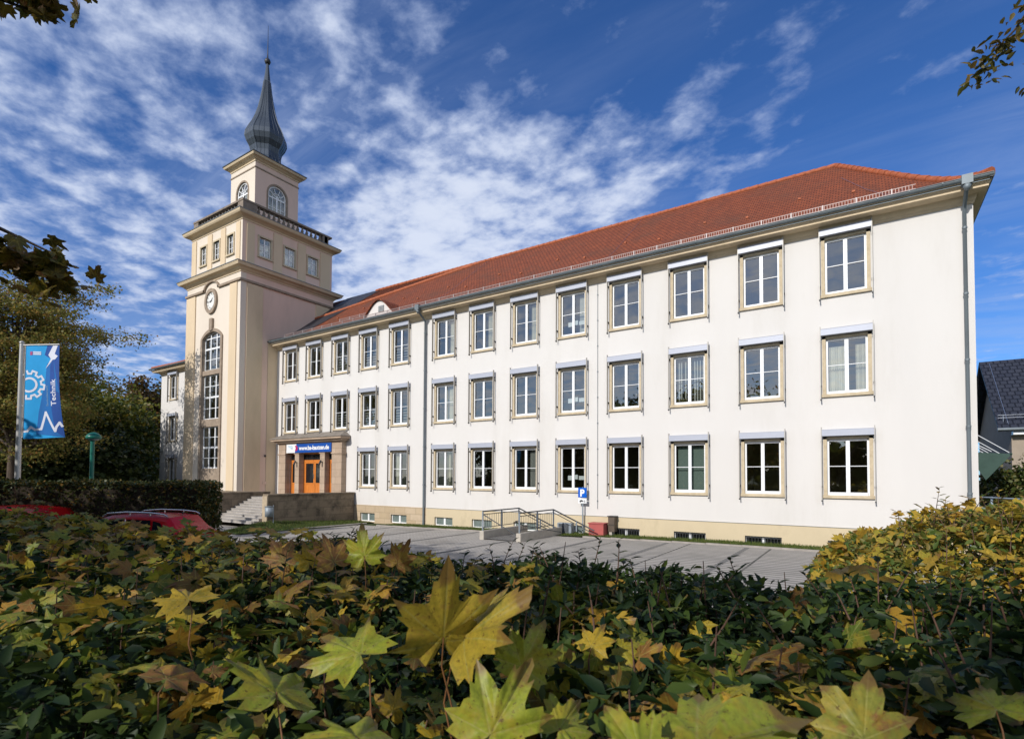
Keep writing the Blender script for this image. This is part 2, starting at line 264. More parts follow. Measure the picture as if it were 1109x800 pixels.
# ------------------------------------------------------------------ mesh helpers
def tag(o, label=None, cat=None, group=None, kind=None):
    if label: o['label'] = label
    if cat: o['category'] = cat
    if group: o['group'] = group
    if kind: o['kind'] = kind
    return o
def thing(name, label, cat, loc, group=None):
    o = bpy.data.objects.new(name, None); COL.objects.link(o); o.empty_display_size = 0.3
    o.location = (loc[0], loc[1], loc[2]+H)
    return tag(o, label, cat, group)
def wloc(o):
    v = Vector((0, 0, 0))
    while o is not None: v += o.location; o = o.parent
    return v
class MB:
    """collects faces in eye-relative coordinates; build() links them as one mesh object"""
    def __init__(s): s.v = []; s.f = []; s.uv = []; s.sm = []
    def face(s, pts, uv=None, smooth=False):
        n = len(s.v); s.v += [tuple(p) for p in pts]; s.f.append(tuple(range(n, n+len(pts)))); s.sm.append(smooth)
        if uv is None:
            a = Vector(pts[0]); nn = Vector((0, 0, 0))
            for i in range(1, len(pts)-1): nn += (Vector(pts[i])-a).cross(Vector(pts[i+1])-a)
            ax = max(range(3), key=lambda k: abs(nn[k]))
            uv = [((p[1], p[2]), (p[0], p[2]), (p[0], p[1]))[ax] for p in pts]
        s.uv += uv
    def box(s, x0, x1, y0, y1, z0, z1):
        if x0 > x1: x0, x1 = x1, x0
        if y0 > y1: y0, y1 = y1, y0
        if z0 > z1: z0, z1 = z1, z0
        P = [(x0, y0, z0), (x1, y0, z0), (x1, y1, z0), (x0, y1, z0), (x0, y0, z1), (x1, y0, z1), (x1, y1, z1), (x0, y1, z1)]
        for f in ((0, 3, 2, 1), (4, 5, 6, 7), (0, 1, 5, 4), (1, 2, 6, 5), (2, 3, 7, 6), (3, 0, 4, 7)): s.face([P[i] for i in f])
        return s
    def tube(s, pts, radii, n=8, cap=True, smooth=True):
        pts = [Vector(p) for p in pts]
        if not hasattr(radii, '__len__'): radii = [radii]*len(pts)
        rings = []; up0 = None
        for i, p in enumerate(pts):
            d = (pts[min(i+1, len(pts)-1)]-pts[max(i-1, 0)]).normalized()
            ref = up0 if up0 is not None else (Vector((0, 0, 1)) if abs(d.z) < 0.9 else Vector((1, 0, 0)))
            a = ref-d*ref.dot(d)
            if a.length < 1e-4: a = Vector((0, 1, 0))-d*d.y
            a.normalize(); b = d.cross(a); up0 = a
            rings.append([p+(a*math.cos(2*math.pi*k/n)+b*math.sin(2*math.pi*k/n))*radii[i] for k in range(n)])
        base = len(s.v)
        for r in rings: s.v += [tuple(q) for q in r]
        for i in range(len(rings)-1):
            for k in range(n):
                k2 = (k+1) % n
                s.f.append((base+i*n+k, base+i*n+k2, base+(i+1)*n+k2, base+(i+1)*n+k)); s.sm.append(smooth); s.uv += [(k/n, i), ((k+1)/n, i), ((k+1)/n, i+1), (k/n, i+1)]
        if cap:
            s.face(list(reversed(rings[0]))); s.face(rings[-1])
        return s
    def lathe(s, c, prof, n=16, ang0=0.0, smooth=True, sx=1.0, sy=1.0):
        base = len(s.v)
        for r, z in prof:
            for k in range(n):
                a = ang0+2*math.pi*k/n
                s.v.append((c[0]+r*sx*math.cos(a), c[1]+r*sy*math.sin(a), c[2]+z))
        for i in range(len(prof)-1):
            for k in range(n):
                k2 = (k+1) % n
                s.f.append((base+i*n+k, base+i*n+k2, base+(i+1)*n+k2, base+(i+1)*n+k)); s.sm.append(smooth); s.uv += [(k/n, i)]*4
        s.f.append(tuple(base+k for k in reversed(range(n)))); s.sm.append(False); s.uv += [(0, 0)]*n
        e = base+(len(prof)-1)*n
        s.f.append(tuple(e+k for k in range(n))); s.sm.append(False); s.uv += [(0, 0)]*n
        return s
    def panel(s, O, u, v, outer, holes=(), depth=0.0, n=None):
        """flat wall in the plane O + a*u + b*v with holes cut out; reveals run depth along n"""
        O, u, v = Vector(O), Vector(u), Vector(v)
        loops = [outer]+list(holes)
        flat = [p for l in loops for p in l]
        tris = tessellate_polygon([[Vector((a, b, 0)) for a, b in l] for l in loops])
        for t in tris:
            q = [flat[i] for i in t]
            ar = (q[1][0]-q[0][0])*(q[2][1]-q[0][1])-(q[1][1]-q[0][1])*(q[2][0]-q[0][0])
            if abs(ar) < 1e-9: continue
            if ar < 0: q.reverse()
            s.face([O+u*a+v*b for a, b in q], uv=[(a, b) for a, b in q])
        if depth:
            w = u.cross(v) if n is None else Vector(n)
            for h in holes:
                for i in range(len(h)):
                    a, b = h[i], h[(i+1) % len(h)]
                    A = O+u*a[0]+v*a[1]; B = O+u*b[0]+v*b[1]
                    s.face([A, B, B-w*depth, A-w*depth])
        return s
    def build(s, name, mat, parent=None, smooth_angle=None, bevel=0.0):
        o0 = wloc(parent) if parent is not None else Vector((0, 0, 0))
        if parent is None and s.v:
            a = np.array(s.v); lo = a.min(0); hi = a.max(0); o0 = Vector(((lo[0]+hi[0])/2, (lo[1]+hi[1])/2, lo[2]+H))
        me = bpy.data.meshes.new(name)
        me.from_pydata([(x-o0.x, y-o0.y, z+H-o0.z) for x, y, z in s.v], [], s.f)
        uvl = me.uv_layers.new(name='UVMap'); uvl.data.foreach_set('uv', [c for p in s.uv for c in p[:2]])
        me.polygons.foreach_set('use_smooth', s.sm)
        me.materials.append(mat); me.update()
        o = bpy.data.objects.new(name, me); COL.objects.link(o)
        if parent is not None: o.parent = parent
        else: o.location = o0
        if bevel:
            # weld first so that boxes bevel properly
            w = o.modifiers.new('weld', 'WELD'); w.merge_threshold = 0.0005
            b = o.modifiers.new('bevel', 'BEVEL'); b.width = bevel; b.segments = 2; b.limit_method = 'ANGLE'; b.angle_limit = RAD(40)
        return o
def copy_part(src, parent, delta=(0, 0, 0)):
    c = src.copy(); COL.objects.link(c); c.parent = parent; c.location = src.location+Vector(delta)
    return c
def copy_tree(root, loc=None, parent=None):
    c = root.copy(); COL.objects.link(c); c.parent = parent
    if loc is not None: c.location = loc
    for ch in list(root.children): copy_tree(ch, None, c)
    return c
def rect(x0, x1, z0, z1): return [(x0, z0), (x1, z0), (x1, z1), (x0, z1)]
def arch(x0, x1, z0, zs, rise, n=12):
    """rectangle whose top is an arc from zs at the sides rising by rise"""
    w = (x1-x0)/2; xc = (x0+x1)/2
    if rise >= w-1e-6: R_ = w; zc = zs
    else: R_ = (w*w+rise*rise)/(2*rise); zc = zs+rise-R_
    a0 = math.asin(min(1, w/R_))
    pts = [(x0, z0), (x1, z0)]
    for i in range(n+1):
        a = a0-2*a0*i/n
        pts.append((xc+R_*math.sin(a), zc+R_*math.cos(a)))
    return pts
def quads_mesh(name, V, F, mat, parent=None, loc=None, smooth=False, uv=None):
    """fast mesh from numpy arrays: V (n,3) eye-relative, F (m,k)"""
    me = bpy.data.meshes.new(name)
    o0 = np.array(wloc(parent) if parent is not None else (loc if loc is not None else (0, 0, 0)), dtype=float)
    V = V.copy(); V[:, 2] += H; V -= o0
    k = F.shape[1]
    me.vertices.add(len(V)); me.vertices.foreach_set('co', V.astype(np.float32).ravel())
    me.loops.add(F.size); me.loops.foreach_set('vertex_index', F.astype(np.int32).ravel())
    me.polygons.add(len(F)); me.polygons.foreach_set('loop_start', np.arange(0, F.size, k, dtype=np.int32))
    me.polygons.foreach_set('loop_total', np.full(len(F), k, dtype=np.int32))
    if uv is not None:
        l = me.uv_layers.new(name='UVMap'); l.data.foreach_set('uv', uv[F.ravel()].astype(np.float32).ravel())
    me.materials.append(mat); me.update(calc_edges=True); me.validate()
    if smooth: me.polygons.foreach_set('use_smooth', np.ones(len(F), dtype=bool))
    o = bpy.data.objects.new(name, me); COL.objects.link(o)
    if parent is not None: o.parent = parent
    else: o.location = tuple(o0)
    return o

# leaf templates: (verts (k,3), faces (m,3)) lying in XY, stalk at origin, tip along +Y, z up
def leaf_ovate(wid=0.42):
    ys = [0.0, 0.3, 0.62, 1.0]; ws = [0.0, wid, wid*0.85, 0.0]
    V = [(0, 0, 0), (-wid, .32, .06), (0, .32, -.03), (wid, .32, .06), (-wid*.8, .68, .02), (0, .68, -.05), (wid*.8, .68, .02), (0, 1, -.12)]
    V = [(x, y, z) for x, y, z in V]
    F = [(0, 2, 1), (0, 3, 2), (1, 2, 5), (1, 5, 4), (2, 3, 6), (2, 6, 5), (4, 5, 7), (5, 6, 7)]
    return np.array(V, float)*np.array([.5, 1, 1]), np.array(F)
def leaf_maple(detail=True, seed=0):
    rnd = random.Random(seed)
    key = [(-90, .06), (-112, .30), (-128, .46), (-140, .50), (-152, .66), (-162, .58), (-172, .80), (178, .64), (168, .60), (160, .56), (152, .78), (148, .74), (140, 1.0), (134, .82), (128, .82), (121, .60), (114, .56),
           (108, .70), (103, .90), (99, .86), (95, 1.02), (90, 1.16)]
    if not detail: key = [(-90, .08), (-130, .48), (-155, .60), (-172, .80), (160, .54), (142, 1.0), (118, .55), (104, .88), (90, 1.15)]
    right = [(180-a if a > 0 else -180-a, r) for a, r in key[1:-1]]
    out = key+list(reversed(right))
    V = [(0, 0.12, 0.0)]; 
    for a, r in out:
        r *= 1+rnd.uniform(-.09, .09)
        x = r*math.cos(RAD(a)); y = r*math.sin(RAD(a))
        z = 0.10*abs(math.sin(RAD(a)*2.3))*r-0.16*r*r+rnd.uniform(-.045, .045)
        V.append((x, y+0.05, z))
    n = len(out)
    if not detail:
        return np.array(V, float), np.array([(0, 1+(i+1) % n, 1+i) for i in range(n)])
    A = np.array(V, float); c = A[0]; cu, cv, cw = rnd.uniform(.02, .20), rnd.uniform(-.08, .20), rnd.uniform(-.2, .2)
    mid = c+(A[1:]-c)*.52; A = np.concatenate([A, mid])
    for k in range(1, len(A)):
        x, y, z = A[k]; r2 = x*x+y*y; th = math.atan2(x, y)
        A[k, 2] += -cu*x*x-cv*y*abs(y)*.6+cw*x*y+.06*math.cos(th*7.5+seed)*math.sqrt(r2)
    F = []
    for i in range(n):
        j = (i+1) % n; m0, m1 = 1+n+i, 1+n+j
        F += [(0, m1, m0), (m0, m1, 1+i), (m1, 1+j, 1+i)]
    return A, np.array(F)
def rotmats(n, rng, tilt=0.9, up=(0, 0, 1)):
    """random orientations: z axis near up with gaussian tilt"""
    z = np.array(up)[None, :]+rng.normal(0, tilt, (n, 3)); z /= np.linalg.norm(z, axis=1)[:, None]
    r = rng.normal(0, 1, (n, 3)); x = np.cross(r, z); x /= np.linalg.norm(x, axis=1)[:, None]
    y = np.cross(z, x)
    return np.stack([x, y, z], axis=2)
def scatter(template, pos, size, rng, tilt=0.9, up=(0, 0, 1), R=None):
    Vt, Ft = template; n = len(pos)
    if R is None: R = rotmats(n, rng, tilt, up)
    size = np.broadcast_to(size, (n,))
    V = np.einsum('nij,kj->nki', R, Vt)*size[:, None, None]+pos[:, None, :]
    F = (Ft[None, :, :]+(np.arange(n)*len(Vt))[:, None, None])
    uv = np.tile(Vt[:, :2], (n, 1))
    return V.reshape(-1, 3), F.reshape(-1, Ft.shape[1]), uv
def join(parts):
    Vs, Fs, Us, o = [], [], [], 0
    for V, F, U in parts: Vs.append(V); Fs.append(F+o); Us.append(U); o += len(V)
    return np.concatenate(Vs), np.concatenate(Fs), np.concatenate(Us)
QUADLEAF = (np.array([(-.3, 0, 0), (.3, 0, 0.02), (.34, .6, .1), (0, 1.0, -.05), (-.34, .55, .08)]), np.array([(0, 1, 2), (0, 2, 4), (4, 2, 3)]))

# ================================================================== SETTING
D = 20.845                     # facade plane
def gz(x, y):                  # the ground rises a little to the right, and falls behind the eye's hedge
    return -2.6+0.30*min(1, max(0, (x+24)/20))
def sheet(name, x0, x1, y0, y1, nx, ny, mat, dz, fz=None, kind='structure', label=None):
    mb = MB()
    fz = fz or gz
    for i in range(nx):
        for j in range(ny):
            a, b = x0+(x1-x0)*i/nx, x0+(x1-x0)*(i+1)/nx; c, d = y0+(y1-y0)*j/ny, y0+(y1-y0)*(j+1)/ny
            mb.face([(a, c, fz(a, c)+dz), (b, c, fz(b, c)+dz), (b, d, fz(b, d)+dz), (a, d, fz(a, d)+dz)])
    o = mb.build(name, mat); tag(o, label=label, kind=kind); return o
# base ground: one sheet to the horizon
gx = [-9000, -2000, -400, -120, -60, -40, -24, -20, -16, -12, -8, -4, 0, 10, 30, 80, 300, 2000, 9000]
gy = [-9000, -2000, -300, -60, -10, 0, 10, 20, 30, 60, 120, 400, 2000, 9000]
mb = MB()
for i in range(len(gx)-1):
    for j in range(len(gy)-1):
        q = [(gx[i], gy[j]), (gx[i+1], gy[j]), (gx[i+1], gy[j+1]), (gx[i], gy[j+1])]
        mb.face([(a, b, gz(a, b)-0.03) for a, b in q])
tag(mb.build('ground', LAWN), kind='structure')
def strip(name, poly, mat, dz, kind='structure', nx=12):
    """convex quad poly [(x,y)*4] subdivided along x so that it follows the ground"""
    mb = MB(); a, b, c, d = [Vector(p) for p in poly]
    for i in range(nx):
        s0, s1 = i/nx, (i+1)/nx
        p = [a.lerp(b, s0), a.lerp(b, s1), d.lerp(c, s1), d.lerp(c, s0)]
        mb.face([(q.x, q.y, gz(q.x, q.y)+dz) for q in p])
    o = mb.build(name, mat); tag(o, kind=kind); return o
strip('parking_lot', [(-22.8, 3.4), (6, 3.4), (6, 19.55), (-22.8, 19.55)], PAVE, -0.018, nx=24)
strip('path', [(-44, 11.0), (-22.8, 11.0), (-22.8, 15.5), (-44, 15.5)], PAVE, -0.020, nx=12)
strip('access_road', [(-60, 3.4), (-22.8, 3.4), (-22.8, 11.0), (-60, 11.0)], ASPH, -0.022, nx=12)
strip('paved_bays', [(-8.6, 11.5), (3.4, 11.5), (3.4, 19.5), (-8.6, 19.5)], PAVEG, -0.014, nx=10)
for i, x in enumerate((-20.0, -17.3, -14.6, -11.4, -8.7, -6.0, -3.3, -0.6, 2.1)):
    tag(strip('bay_marking', [(x-.08, 12.2), (x+.08, 12.2), (x+.08, 19.4), (x-.08, 19.4)], PAVED, -0.009, nx=1), kind='structure')
# kerb along the grass verge
mb = MB()
for i in range(20):
    a = -21.5+i*1.2; b = a+1.19
    if -13.2 < a < -10.2: continue
    mb.box(a, b, 19.55, 19.63, gz(a, 0)-.1, gz(a, 0)+.045)
tag(mb.build('kerb', KERB), kind='structure')
mb = MB()
for (x0, y0, x1, y1) in ((-24.6, 12.1, -23.25, 14.7), (-23.25, 14.7, -22.85, 19.0)):
    pass
pts = [(-29.5, 12.9), (-26.5, 12.6), (-24.2, 12.75), (-23.35, 14.9), (-23.1, 17.5), (-23.0, 20.2)]
for (a, b) in zip(pts, pts[1:]):
    mb.tube([(a[0], a[1], gz(*a)+.01), (b[0], b[1], gz(*b)+.01)], 0.05, n=6)
tag(mb.build('kerb', KERB), kind='structure')

# lawn bank beside the platform, and the verge along the wall: ground sheets + blades as stuff
def blades(name, fn, n, seed, hgt=0.06, label=None):
    rng = np.random.default_rng(seed); P = np.array([fn(rng) for _ in range(n)])
    T = (np.array([(-.10, 0, 0), (.10, 0, 0), (0.0, 1, 0.25)]), np.array([(0, 1, 2)]))
    R = np.zeros((n, 3, 3)); a = rng.uniform(0, 2*np.pi, n); t = rng.normal(0, .35, (n, 2))
    R[:, :, 0] = np.stack([np.cos(a), np.sin(a), 0*a], 1)
    y = np.stack([t[:, 0], t[:, 1], np.ones(n)], 1); y /= np.linalg.norm(y, axis=1)[:, None]
    R[:, :, 1] = y; R[:, :, 2] = np.cross(R[:, :, 0], y)
    V, F, U = scatter(T, P, rng.uniform(.6, 1.5, n)*hgt, rng, R=R)
    o = quads_mesh(name, V, F, GRASSM, loc=(P[0][0], P[0][1], P[0][2]+H)); tag(o, label, 'grass', kind='stuff'); return o
GRASSM = leafmat('grass_blade', [(0, (.045, .085, .012)), (.5, (.085, .13, .02)), (1, (.16, .16, .04))], rough=.7, transl=.3)
def bankz(x, y):
    # highest against the platform wall near its front end, falling to the parking edge
    t = min(1, max(0, (-x-23.1)/1.5)); s = min(1, max(0, (20.5-y)/6))
    return gz(x, y)+0.02+t*(0.05+0.36*s)
mb = MB()
for i in range(8):
    for j in range(12):
        f = lambda u, w: (-24.62+1.55*u-.3*(1-u)*max(0, .2-w), 13.0+7.8*w)
        q = [f(i/8, j/12), f((i+1)/8, j/12), f((i+1)/8, (j+1)/12), f(i/8, (j+1)/12)]
        mb.face([(a, b, bankz(a, b)*(1)-(0.5*max(0, 15.2-b)*max(0, (-a-23.1)/1.5)*.35)) for a, b in q], smooth=True)
tag(mb.build('lawn_bank', LAWN), kind='structure')
def fbank(rng):
    x = rng.uniform(-24.6, -23.1); y = rng.uniform(13.1, 20.7)
    return (x, y, bankz(x, y)-(0.5*max(0, 15.2-y)*max(0, (-x-23.1)/1.5)*.35)-.005)
blades('grass_bank', fbank, 9000, 1, .075, 'short green grass on the bank beside the dark retaining wall')
strip('verge_soil', [(-21.3, 19.63), (3.4, 19.63), (3.4, 20.84), (-21.3, 20.84)], LAWN, 0.01, nx=20)
def fverge(rng):
    while True:
        x = rng.uniform(-21.2, 3.3)
        if not -13.0 < x < -10.6: break
    return (x, rng.uniform(19.66, 20.8), gz(x, 0)+.005)
blades('grass_verge', fverge, 22000, 2, .075, 'thin strip of grass along the foot of the white facade')

# ================================================================== SCHOOL BUILDING
B = thing('school_building', 'long white three-storey building with a red tiled roof and cream clock tower', 'building', (-18, D, -2.6))
XL, XR = -32.66, 2.84           # main wing between tower and right end
YB = 32.1
ZP = -1.6                       # top of the plinth
COLS = [-31.04, -28.59, -26.08, -23.63, -21.15, -17.95, -15.52, -13.06, -10.62, -8.18, -5.60, -3.03, -0.44]
SILL = [-0.63, 2.77, 6.16]
WCOLS = [-46.9]                 # left wing columns in view
def whole(x, zs): return rect(x-.60, x+.60, zs+.08, zs+2.0)
holes = []
for i, x in enumerate(COLS):
    for k, zs in enumerate(SILL):
        if k == 0 and i < 3: continue
        holes.append(whole(x, zs))
holes.append(rect(-31.03, -26.45, -1.15, 1.50))
mb = MB(); mb.panel((0, D, 0), (1, 0, 0), (0, 0, 1), rect(XL, XR, ZP, 8.6), holes, 0.0)
mb.face([(XR, D, ZP), (XR, YB, ZP), (XR, YB, 8.6), (XR, D, 8.6)])
mb.face([(XR, YB, ZP), (-49.1, YB, ZP), (-49.1, YB, 8.6), (XR, YB, 8.6)])
wall = mb.build('wall', WHITE, B)
# left wing wall
mb = MB(); mb.panel((0, D, 0), (1, 0, 0), (0, 0, 1), rect(-49.1, -39.4, ZP-.9, 8.6), [whole(x, z) for x in (-46.9, -43.6) for z in SILL], 0.0)
mb.face([(-49.1, YB, -2.6), (-49.1, D, -2.6), (-49.1, D, 8.6), (-49.1, YB, 8.6)])
mb.build('wall', WHITE, B)
# plinth, ashlar left of the downpipe, painted to the right, 2 cm proud
CEL = [(x, .60) for x in COLS[3:]]
def celz(x): return (-2.53+.17*min(1, max(0, (x+24)/20)), -2.05)
for (x0, x1, mt, nm) in ((XL, -19.15, ASHLAR, 'stone_plinth'), (-19.15, XR+.02, PLINTH, 'painted_plinth')):
    mb = MB(); hs = [rect(x-w, x+w, *celz(x)) for x, w in CEL if x0 < x < x1]
    mb.panel((0, D-.03, 0), (1, 0, 0), (0, 0, 1), rect(x0, x1, -2.75, ZP), hs, 0.22)
    mb.face([(x0, D-.03, ZP), (x1, D-.03, ZP), (x1, D, ZP), (x0, D, ZP)])
    if x1 > 0: mb.face([(x1, D-.03, -2.75), (x1, YB, -2.75), (x1, YB, ZP), (x1, D-.03, ZP)])
    mb.build(nm, mt, B)
# movement line between plinth and wall: thin shadow gap strip of metal
MB().box(-19.1, XR, D-.045, D-.03, ZP-.012, ZP+.004).build('drip_edge', ZINC, B)

# ---- windows: one prototype, copied
rng0 = random.Random(3)
def mk_window(x, zs):
    y = D
    w = MB()  # sandstone surround lining the opening, standing a little proud
    for a, b in ((-.70, -.595), (.595, .70)): w.box(x+a, x+b, y-.03, y+.16, zs+.10, zs+2.06)
    w.box(x-.70, x+.70, y-.03, y+.16, zs+1.985, zs+2.06)
    w.box(x-.735, x+.735, y-.075, y+.16, zs, zs+.10)
    wo = w.build('window', SURR, B, bevel=.006)
    f = MB(); yf = y+.075
    X0, X1, Z0, Z1 = x-.595, x+.595, zs+.10, zs+1.985
    f.box(X0, X0+.04, yf, yf+.06, Z0, Z1); f.box(X1-.04, X1, yf, yf+.06, Z0, Z1); f.box(X0+.05, X1-.05, yf, yf+.06, Z0, Z0+.07); f.box(X0+.05, X1-.05, yf, yf+.06, Z1-.05, Z1)
    f.box(x-.035, x+.035, yf-.012, yf+.06, Z0+.07, Z1-.05)
    for s in (-1, 1):
        a, b = (X0+.04, x-.035) if s < 0 else (x+.035, X1-.04)
        f.box(a, a+.022, yf-.006, yf+.055, Z0+.07, Z1-.05); f.box(b-.022, b, yf-.006, yf+.055, Z0+.07, Z1-.05)
        f.box(a+.022, b-.022, yf-.006, yf+.055, Z0+.07, Z0+.10); f.box(a+.022, b-.022, yf-.006, yf+.055, Z1-.075, Z1-.05)
        f.box(a+.022, b-.022, yf, yf+.03, zs+1.06, zs+1.082)
    f.box(x-.55, x+.55, yf-.05, yf, Z0-.005, Z0+.025)
    f.build('window_frame', PVC, wo)
    g = MB(); g.face([(X0+.04, yf+.035, Z0+.05), (X1-.04, yf+.035, Z0+.05), (X1-.04, yf+.035, Z1-.04), (X0+.04, yf+.035, Z1-.04)]); g.build('pane', GLASS, wo)
    r = MB(); r.box(x-.735, x+.735, y-.20, y-.002, zs+2.075, zs+2.285)
    r.box(x-.74, x+.74, y-.205, y-.002, zs+2.285, zs+2.298); r.build('roller_box', ALU, wo, bevel=.01)
    for s in (-1, 1):
        q = MB(); xr = x+s*.745
        q.box(xr-.014, xr+.014, y-.20, y-.11, zs-.07, zs+2.38)
        q.build('guide_rail', RAILM, wo)
        q2 = MB()
        for zb in (zs+.38, zs+1.9): q2.box(xr-.022, xr+.022, y-.13, y-.002, zb-.03, zb+.03)
        q2.box(xr-.018, xr+.018, y-.205, y-.105, zs-.12, zs-.07)
        q2.box(xr-.008, xr+.008, y-.109, y-.100, zs-.07, zs+2.06)
        q2.build('rail_bracket', DKMET, wo)
    return wo
proto = mk_window(COLS[3], SILL[0])
WIN = {}
for i, x in enumerate(COLS+[-46.9, -43.6]):
    for k, zs in enumerate(SILL):
        if k == 0 and i < 3: continue
        if i == 3 and k == 0: WIN[(i, k)] = proto; continue
        c = copy_tree(proto, Vector((x-COLS[3], 0, zs-SILL[0])), B); WIN[(i, k)] = c
# things seen behind the panes
def sub(mbx, name, mat, ik):
    # in the copied window's own frame of reference
    w = WIN[ik]; o = mbx.build(name, mat, w); return o
def curtain(ik, x, z, mat=CURT, n=26, x0=-.52, x1=.52, z1=1.9, amp=.03, z0=.15):
    mb = MB(); y = D+.30
    for i in range(n):
        a, b = x0+(x1-x0)*i/n, x0+(x1-x0)*(i+1)/n
        ya = y+amp*math.sin(i*1.7); yb = y+amp*math.sin((i+1)*1.7)
        mb.face([(x+a, ya, z+z0), (x+b, yb, z+z0), (x+b, yb, z+z1), (x+a, ya, z+z1)], smooth=True)
    sub(mb, 'curtain', mat, ik)
def C_(i, k): return COLS[i], SILL[k]
curtain((12, 1), *C_(12, 1), x0=-.52, x1=-.05, z1=1.75); curtain((12, 1), *C_(12, 1), x0=.25, x1=.54, z1=1.75)
curtain((10, 0), *C_(10, 0), BLINDG, amp=.002)
curtain((8, 2), *C_(8, 2), SLAT, x0=.2, x1=.54, amp=.004)
curtain((6, 2), *C_(6, 2), x0=.1, x1=.45); curtain((7, 2), *C_(7, 2), x0=.15, x1=.5); curtain((5, 2), *C_(5, 2), x0=.1, x1=.55)
curtain((5, 1), *C_(5, 1), x0=-.1, x1=.55); curtain((4, 0), *C_(4, 0), x0=-.55, x1=-.2); curtain((3, 0), *C_(3, 0), x0=.2, x1=.55)
curtain((7, 0), *C_(7, 0), SLAT, x0=.1, x1=.5, amp=.03)
curtain((5, 0), *C_(5, 0), x0=-.2, x1=.2)
for ik in ((10, 1),):                                     # vertical strips
    x, z = C_(*ik); mb = MB()
    for a in (-.45, -.36, -.2, .02, .15, .25, .36, .47): mb.box(x+a-.025, x+a+.025, D+.27, D+.275, z+.2, z+1.85)
    sub(mb, 'vertical_blind', SLAT, ik)
for ik in ((4, 1), (4, 2), (3, 1), (3, 2), (2, 1), (2, 2)):         # horizontal bars over the lower half
    x, z = C_(*ik); mb = MB()
    for q in range(5): mb.box(x-.54, x+.54, D+.20, D+.215, z+.3+q*.15, z+.335+q*.15)
    sub(mb, 'window_grille', SLAT, ik)
for ik in ((8, 1), (8, 2), (8, 0)):                        # sheets of paper stuck inside
    x, z = C_(*ik); mb = MB()
    for (a, b, c, d) in ((-.28, -.05, .78, .98), (.02, .2, .82, 1.02), (.25, .5, .80, .97)): mb.box(x+a, x+b, D+.118, D+.120, z+c-.25, z+d-.25)
    sub(mb, 'paper_notes', PAPER, ik)
# plants on inner sills
PLANT = leafmat('sill_plant', [(0, (.05, .08, .015)), (1, (.20, .16, .05))], transl=.3)
for ik, x0, x1 in (((9, 1), -.5, .5), ((11, 1), -.5, .5), ((5, 0), .15, .5), ((10, 1), -.5, .1)):
    x, z = C_(*ik); r = np.random.default_rng(ik[0]); n = 260
    P = np.stack([x+r.uniform(x0, x1, n), D+r.uniform(.2, .3, n), z+.15+np.abs(r.normal(0, .12, n))], 1)
    V, F, U = scatter(QUADLEAF, P, .06, r, 1.0)
    quads_mesh('sill_plant', V, F, PLANT, WIN[ik])
# cellar windows
def cellar(i, barred):
    x = COLS[i]; z0, z1 = celz(x); y = D-.03
    w = MB(); w.box(x-.6, x-.55, y+.10, y+.15, z0, z1); w.box(x+.55, x+.6, y+.10, y+.15, z0, z1); w.box(x-.55, x+.55, y+.10, y+.15, z0, z0+.05); w.box(x-.55, x+.55, y+.10, y+.15, z1-.05, z1)
    w.box(x-.05, x+.07, y+.09, y+.15, z0+.05, z1-.05)
    wo = w.build('cellar_window', PVC, B)
    MB().box(x-.56, x+.56, y+.12, y+.128, z0+.04, z1-.04).build('pane', CARGL if barred else FROST, wo)
    if barred:
        g = MB(); g.box(x-.59, x+.59, y+.005, y+.02, z1-.06, z1-.04); g.box(x-.59, x+.59, y+.005, y+.02, z0+.05, z0+.07)
        for q in range(12): g.box(x-.57+q*.1036-.009, x-.57+q*.1036+.009, y, y+.018, z0, z1-.01)
        g.build('window_grille', DKMET, wo)
FROST = pm('frosted_pane', (0.16, 0.20, 0.19), var=.15, scale=3, rough=.15, bump=0, spec=.7)
for i in range(3, 13): cellar(i, i >= 9)
# interior shell: floors, back wall, partitions
mb = MB()
for z in (-1.75, 1.75, 5.15, 8.55): mb.box(-49, XR-.1, D+.18, D+5.5, z, z+.12)
mb.build('floor_slab', FLOORI, B)
mb = MB(); mb.box(-49, XR-.1, D+5.5, D+5.6, -2.7, 8.6)
for x in (-45.2, -39.3, -32.6, -25.9+.9, -19.6, -14.3, -9.4, -4.3, XR-.12): mb.box(x, x+.1, D+.18, D+5.5, -1.6, 8.5)
mb.build('inner_wall', INT, B)
# wall plate behind facade to stop light leaks round the openings
# ---- cornice, gutter
def extr(mb, prof, xa, xb, miter_l=False, miter_r=False, y=D):
    """profile of (d out from wall, z) swept along X; mitred ends turn the corner"""
    for (d0, z0), (d1, z1) in zip(prof, prof[1:]):
        l0 = xa-(d0 if miter_l else 0); l1 = xa-(d1 if miter_l else 0); r0 = xb+(d0*.58 if miter_r else 0); r1 = xb+(d1*.58 if miter_r else 0)
        mb.face([(l0, y-d0, z0), (r0, y-d0, z0), (r1, y-d1, z1), (l1, y-d1, z1)])
def ring(mb, prof, x0, x1, y0, y1):
    for (d0, z0), (d1, z1) in zip(prof, prof[1:]):
        a = [(x0-d0, y0-d0), (x1+d0, y0-d0), (x1+d0, y1+d0), (x0-d0, y1+d0)]; b = [(x0-d1, y0-d1), (x1+d1, y0-d1), (x1+d1, y1+d1), (x0-d1, y1+d1)]
        for k in range(4):
            k2 = (k+1) % 4
            mb.face([(*a[k], z0), (*a[k2], z0), (*b[k2], z1), (*b[k], z1)])
CP = [(0.004, 8.33), (.04, 8.34), (.05, 8.40), (.10, 8.45), (.14, 8.52), (.16, 8.56), (.50, 8.58), (.50, 8.63), (.53, 8.65), (.56, 8.69), (.60, 8.71), (.60, 8.75)]
mb = MB(); extr(mb, CP, XL, XR, False, True)
